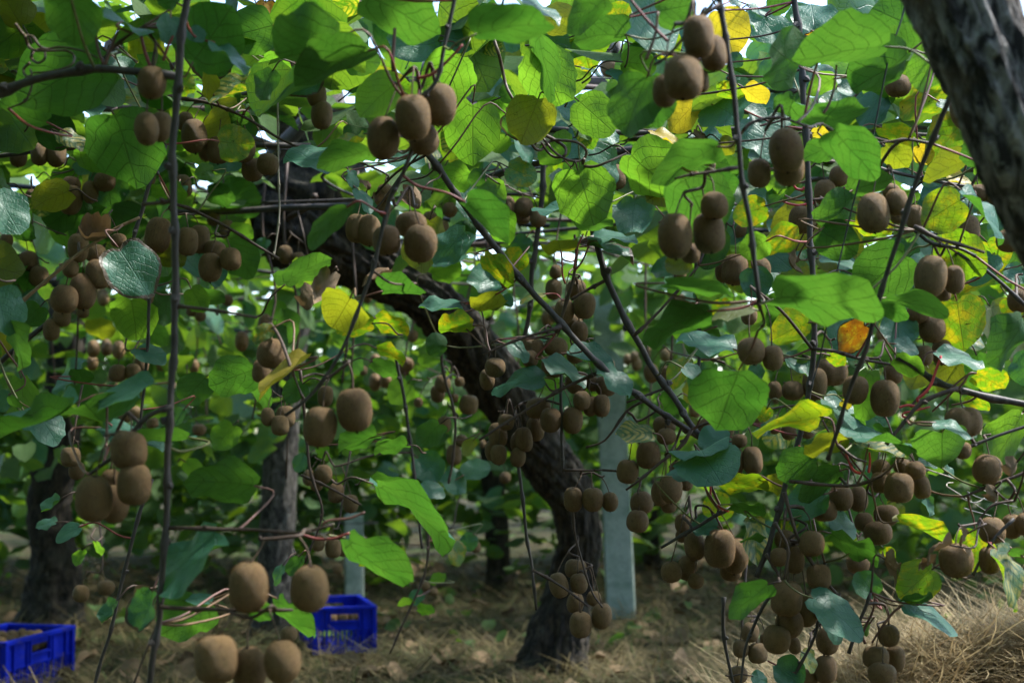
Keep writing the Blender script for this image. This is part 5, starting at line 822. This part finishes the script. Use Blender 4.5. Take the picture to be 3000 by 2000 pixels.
lv((3, 3), 2.5, [(560, 50, 815, 200, 190, 'T', 'g', 2.7), (560, 185, 1040, 355, 170, 'U', 'g', 2.55), (980, 775, 850, 550, 280, 'T', 'g', 2.6), (1520, 515, 1190, 770, 420, 'U', 's', 2.5), (385, 770, 880, 1090, 290, 'T', 'g', 2.45), (1225, 850, 1745, 1035, 120, 'T', 'g', 2.5), (535, 975, 680, 1185, 190, 'T', 'g', 2.6), (840, 1040, 700, 1140, 120, 'U', 'y', 2.6), (1690, 300, 1425, 320, 110, 'U', 'd', 2.25), (1850, 180, 1720, 300, 100, 'U', 'd', 2.25), (1540, 500, 1350, 470, 90, 'U', 'd', 2.3), (1060, 420, 1250, 540, 120, 'U', 'd', 2.5), (1050, 320, 1170, 420, 120, 'U', 'y', 2.6), (310, 1270, 440, 1450, 150, 'T', 'y', 2.65), (60, 1390, 310, 1580, 250, 'T', 'g', 2.6), (1900, 140, 1950, 520, 310, 'U', 'y', 2.5), (2085, 320, 2360, 860, 360, 'T', 'm', 2.3), (1165, 80, 1710, 200, 80, 'U', 'y', 2.5), (930, 1010, 900, 1140, 90, 'U', 'b', 2.55), (250, 60, 120, 180, 150, 'U', 'y', 2.6), (1480, 820, 1180, 790, 70, 'U', 'g', 2.5), (2340, 400, 2200, 330, 120, 'U', 'r', 2.3)])

# further leaves of the old vine, between the front canes and the far rows
rr = random.Random(77); cnt = 0
while cnt < MID_LEAVES:
    Z = rr.uniform(3.0, 5.2); right = cnt > 100
    px = rr.uniform(-100, 3100); py = rr.uniform(-80, 1000) if rr.random() < .8 else rr.uniform(700, 1300)
    if right: px = rr.uniform(1350, 3050); py = rr.uniform(-60, 780); Z = rr.uniform(2.95, 4.4)
    P = at(px, py, Z)
    if P.z > 2.0 or P.z < 1.12: continue
    if 1480 < px < 2000 and py > 480: continue
    if not clear_of_limb(np.array([list(P)]), 125, 0)[0]: continue
    a = rr.uniform(0, 6.28); L = rr.uniform(.09, .15)*FPX/Z; side = 'U' if rr.random() < (.25 if right else .6) else 'T'; k = rr.uniform(.35, 1)
    place_leaf((px, py), (px+math.cos(a)*L*k, py+abs(math.sin(a))*L*k), L*rr.uniform(.45, 1), side, rr.choice('ggggggbbbsOmg'), Z, pet=rr.random() < .5, root=vine); cnt += 1

cnt = 0
while cnt < 75:                         # and on the crowded canes at the right
    Z = rr.uniform(2.75, 3.5); px = rr.uniform(1980, 3040); py = rr.uniform(380, 1480); P = at(px, py, Z)
    if P.z < .72 or P.z > 1.75 or (py > 1100 and px > 2700): continue
    a = rr.uniform(0, 6.28); L = rr.uniform(.085, .14)*FPX/Z; side = 'U' if rr.random() < .35 else 'T'; k = rr.uniform(.3, .9)
    place_leaf((px, py), (px+math.cos(a)*L*k, py+abs(math.sin(a))*L*k), L*rr.uniform(.4, .9), side, rr.choice('gggggbsymO'), Z); cnt += 1

cnt = 0
while cnt < 70:                         # the leaves crowding the trellis at the top left
    Z = rr.uniform(2.75, 3.7); px = rr.uniform(-40, 1700); py = rr.uniform(-60, 560); P = at(px, py, Z)
    if P.z > 2.0 or not clear_of_limb(np.array([list(P)]), 110, 0)[0]: continue
    a = rr.uniform(0, 6.28); L = rr.uniform(.075, .125)*FPX/Z; side = 'U' if rr.random() < .6 else 'T'; k = rr.uniform(.3, .95)
    place_leaf((px, py), (px+math.cos(a)*L*k, py+abs(math.sin(a))*L*k), L*rr.uniform(.4, .95), side, rr.choice('ggggbbsmOr'), Z); cnt += 1
# ------------------------------------------------------------------ crates
def crate(label, P, rz, fruits, flabel, size=1.0):
    """slotted blue fruit crate: rim, corner posts, ribs, panels with open slots and hand holes"""
    LX, LY, H, T = .50, .30, .235, .010; root = empty('fruit_crate', P); root.rotation_euler = (0, 0, rz); root.scale = (size,)*3; tag(root, label, 'crate', 'blue fruit crates')
    M = Matrix.Translation(P) @ Matrix.Rotation(rz, 4, 'Z') @ Matrix.Scale(size, 4)
    def part(name, boxes):
        bm = bmesh.new()
        for (x0, x1, y0, y1, z0, z1) in boxes:
            r = bmesh.ops.create_cube(bm, size=1); v = r['verts']; bmesh.ops.scale(bm, vec=(x1-x0, y1-y0, z1-z0), verts=v); bmesh.ops.translate(bm, vec=((x0+x1)/2, (y0+y1)/2, (z0+z1)/2), verts=v)
        bmesh.ops.bevel(bm, geom=bm.edges[:], offset=.0014, segments=1, affect='EDGES')
        me = bpy.data.meshes.new(name); bm.to_mesh(me); bm.free(); me.materials.append(M_BLUE); o = bpy.data.objects.new(name, me); col.objects.link(o); o.parent = root; return o
    def wall(W, axis, sgn, D):
        """W length of wall along its own axis u, at depth D"""
        def bx(u0, u1, d0, d1, z0, z1):
            a, b = sorted((sgn*(D-d0), sgn*(D-d1))); return (u0, u1, a, b, z0, z1) if axis == 'x' else (a, b, u0, u1, z0, z1)
        h = W/2-.006; hh = .07; B = []
        # upper panel around the hand hole
        B += [bx(-h, -hh, .002, .008, .125, .218), bx(hh, h, .002, .008, .125, .218), bx(-hh, hh, .002, .008, .125, .165), bx(-hh, hh, .002, .008, .196, .218)]
        up = part('panel', B)
        n = max(6, int(W/.022)); L = []
        for k in range(n):
            u = -h+.012+(2*h-.024)*k/(n-1); L.append(bx(u-.0045, u+.0045, .003, .008, .035, .119))
        part('slats', L)
        part('band', [bx(-h, h, 0, .0095, .117, .127), bx(-h, h, 0, .0095, .0, .037)])
        R = []
        for k in range(5):
            u = -h+.05+(2*h-.1)*k/4
            if abs(u) > hh+.005: R.append(bx(u-.004, u+.004, -.008, .003, .036, .219))
        R += [bx(-hh-.009, -hh-.001, -.008, .003, .128, .217), bx(hh+.001, hh+.009, -.008, .003, .128, .217), bx(-hh-.009, hh+.009, -.008, .003, .156, .164)]
        part('rib', R)
    wall(LX, 'x', -1, LY/2); wall(LX, 'x', 1, LY/2); wall(LY, 'y', -1, LX/2); wall(LY, 'y', 1, LX/2)
    part('rim', [(-LX/2-.012, LX/2+.012, s*LY/2-.012, s*LY/2+.012, .2185, H) for s in (-1, 1)] + [(s*LX/2-.0115, s*LX/2+.0115, -LY/2+.0125, LY/2-.0125, .2187, H-.0005) for s in (-1, 1)])
    part('base', [(-LX/2+.012, LX/2-.012, -LY/2+.012, LY/2-.012, .004, .014)])
    for sx in (-1, 1):
        for sy in (-1, 1): part('corner_post', [(sx*LX/2-.011, sx*LX/2+.011, sy*LY/2-.011, sy*LY/2+.011, .001, .2183)])
    rr = random.Random(len(label)); spots = []
    for (x, y, z) in fruits: spots.append(M @ Vector((x, y, z)))
    for k, s in enumerate(spots): place_fruit(s, .05, .06, k % 6, (rr.uniform(-1.2, 1.2), rr.uniform(-1.2, 1.2)), rr.uniform(0, 6), flabel, None, flabel)
    return root
rr = random.Random(3)
pc = at(*dp(165, 1435), 5.95); pn = at(*dp(8, 1482), 5.45); d = (pn-pc); d.z = 0; d.normalize(); nrm = Vector((-d.y, d.x, 0)); nrm = nrm if nrm.x < 0 else -nrm
c0 = pc + d*.25 + nrm*.15; c0.z = pc.z-.235; rz1 = math.atan2(d.y, d.x)
FL1 = [(-.19+.068*i+(.02 if j % 2 else 0), -.10+.066*j, .190+rr.uniform(-.012, .022)) for i in range(6) for j in range(4) if (i+2*j) % 5 != 1]
FL2 = [(-.215+.05*i, -.05+.055*j, .165+.012*((i+j) % 2)) for i in range(2) for j in range(3)]
crate('blue slotted plastic crate filled with picked kiwifruit on the straw', c0, rz1, FL1, 'picked kiwifruit heaped inside the left blue crate')
pa = at(*dp(724, 1394), 6.42); q = Vector((-.27, .96, 0)).normalized(); fd = Vector((q.y, -q.x, 0)); c1 = pa+fd*.135+q*.225; c1.z = pa.z-.2115
crate('blue slotted plastic crate standing end-on behind the hanging fruit', c1, math.atan2(q.y, q.x), FL2, 'picked kiwifruit showing through the centre blue crate', .9)
# ------------------------------------------------------------------ the bright red leaf stalks at the right
for zn, Z, wd, mt, pts in [
  ((2, 3), 2.42, 30, M_RED, [(1590, 130), (1545, 260), (1490, 410), (1420, 490), (1372, 525), (1390, 560)]), ((2, 3), 2.42, 26, M_RED, [(1205, 605), (1290, 585), (1400, 607)]), ((2, 3), 2.43, 22, M_RED, [(1490, 600), (1350, 635), (1255, 655), (1235, 685), (1285, 700)]),
  ((2, 3), 2.5, 26, M_RED, [(700, 965), (735, 1080), (785, 1180), (850, 1212)]), ((2, 3), 2.5, 24, M_RED, [(930, 1015), (938, 1100), (925, 1205)]), ((2, 3), 2.42, 22, M_PET_P, [(1660, 450), (1750, 370), (1850, 298), (1925, 292)]), ((2, 3), 2.48, 22, M_PET_B, [(930, 940), (900, 1040), (880, 1180), (820, 1310)]),
  ((2, 3), 2.5, 22, M_PET_P, [(500, 720), (570, 850), (680, 1020), (780, 1140)]), ((2, 2), 2.66, 24, M_PET_P, [(1730, 1090), (1742, 1220), (1780, 1350), (1815, 1430), (1900, 1540)]), ((2, 2), 2.66, 22, M_RED, [(1800, 1140), (1822, 1300), (1832, 1450), (1905, 1515), (1990, 1560)]),
  ((3, 3), 2.5, 24, M_PET_P, [(955, 1195), (1045, 1055), (1140, 930), (1225, 858)]), ((3, 3), 2.52, 26, M_PET_P, [(985, 770), (965, 900), (905, 1030), (868, 1130), (895, 1205)]), ((1, 3), 2.75, 24, M_RED, [(100, 262), (180, 300), (270, 318), (330, 312), (440, 290)]), ((1, 3), 2.7, 26, M_RED, [(222, 115), (260, 165), (310, 175), (335, 155)]),
  ((1, 2), 2.95, 18, M_PET_R, [(455, 740), (460, 850), (465, 960), (490, 1040)]), ((1, 2), 2.95, 20, M_PET_R, [(655, 580), (610, 680), (585, 790), (570, 900)]), ((1, 2), 2.95, 18, M_PET_R, [(735, 620), (690, 730), (640, 840), (575, 920)]), ((0, 0), 1.98, 34, M_PET_R, [(1290, 300), (1315, 420), (1345, 520), (1380, 610)]), ((0, 0), 1.98, 32, M_PET_P, [(880, 310), (895, 430), (930, 540), (965, 600)]),
  ((0, 0), 1.98, 30, M_PET_P, [(1100, 240), (1050, 370), (1005, 480), (965, 600)]), ((0, 0), 1.98, 28, M_PET_R, [(1590, 330), (1540, 440), (1500, 560)]), ((0, 1), 1.97, 38, M_PET_P, [(1275, 260), (1265, 420), (1255, 560), (1265, 660)]), ((0, 1), 1.97, 30, M_PET_R, [(1900, 410), (1760, 560), (1620, 680), (1480, 720)]), ((0, 2), 1.85, 30, M_PET_R, [(1090, 0), (1210, 150), (1330, 280), (1430, 380)]), ((0, 2), 1.85, 30, M_PET_P, [(1340, 110), (1320, 300), (1270, 450), (1230, 550)]),
  ((0, 3), 2.05, 26, M_PET_R, [(490, 500), (430, 650), (380, 850), (335, 1080)]), ((0, 3), 2.05, 26, M_PET_P, [(630, 600), (610, 800), (560, 960), (510, 1040)]), ((3, 1), 1.95, 30, M_PET_R, [(860, 190), (720, 240), (560, 245), (420, 205)]), ((3, 1), 1.95, 26, M_PET_P, [(1000, 0), (860, 55), (680, 75), (610, 110)])]:
    P = [tuple(at(*zp(zn, x, y), Z)) for x, y in pts]; S = spline(P, 16); _, rt, _d = nearest(Vector(P[-1])); tube('petiole', S, np.linspace(.8, 1.1, 16)*wd/3.136*Z/FPX/2, mt, rt, 7)

# small dim fruit farther back along the rows
rr = random.Random(99); V = []; F = []; sg, rg_ = 10, 7
for k in range(46):
    Z = rr.uniform(4.6, 8.8); px = rr.uniform(-80, 3000); py = rr.uniform(420, 1250); c = at(px, py, Z)
    if not 1.0 < c.z < 1.78: continue
    for q in range(rr.randint(2, 5)):
        p = c+Vector((rr.gauss(0, .05), rr.gauss(0, .05), rr.gauss(0, .035))); w_, h_ = rr.uniform(.022, .028), rr.uniform(.026, .036); i = len(V)
        for a in range(rg_+1):
            u = math.pi*(.04+.92*a/rg_)
            for s in range(sg): t = 2*math.pi*s/sg; V.append(p+Vector((w_*math.sin(u)**.8*math.cos(t), w_*math.sin(u)**.8*math.sin(t), h_*math.cos(u))))
        for a in range(rg_):
            for s in range(sg): F.append((i+a*sg+s, i+(a+1)*sg+s, i+(a+1)*sg+(s+1) % sg, i+a*sg+(s+1) % sg))
        F.append(tuple(i+s for s in range(sg))); F.append(tuple(i+rg_*sg+s for s in reversed(range(sg))))
o = mesh_obj('far_kiwifruit', V, F, M_FRUIT); tag(o, 'small dim kiwifruit scattered through the leaves of the back rows', 'kiwifruit', kind='stuff')
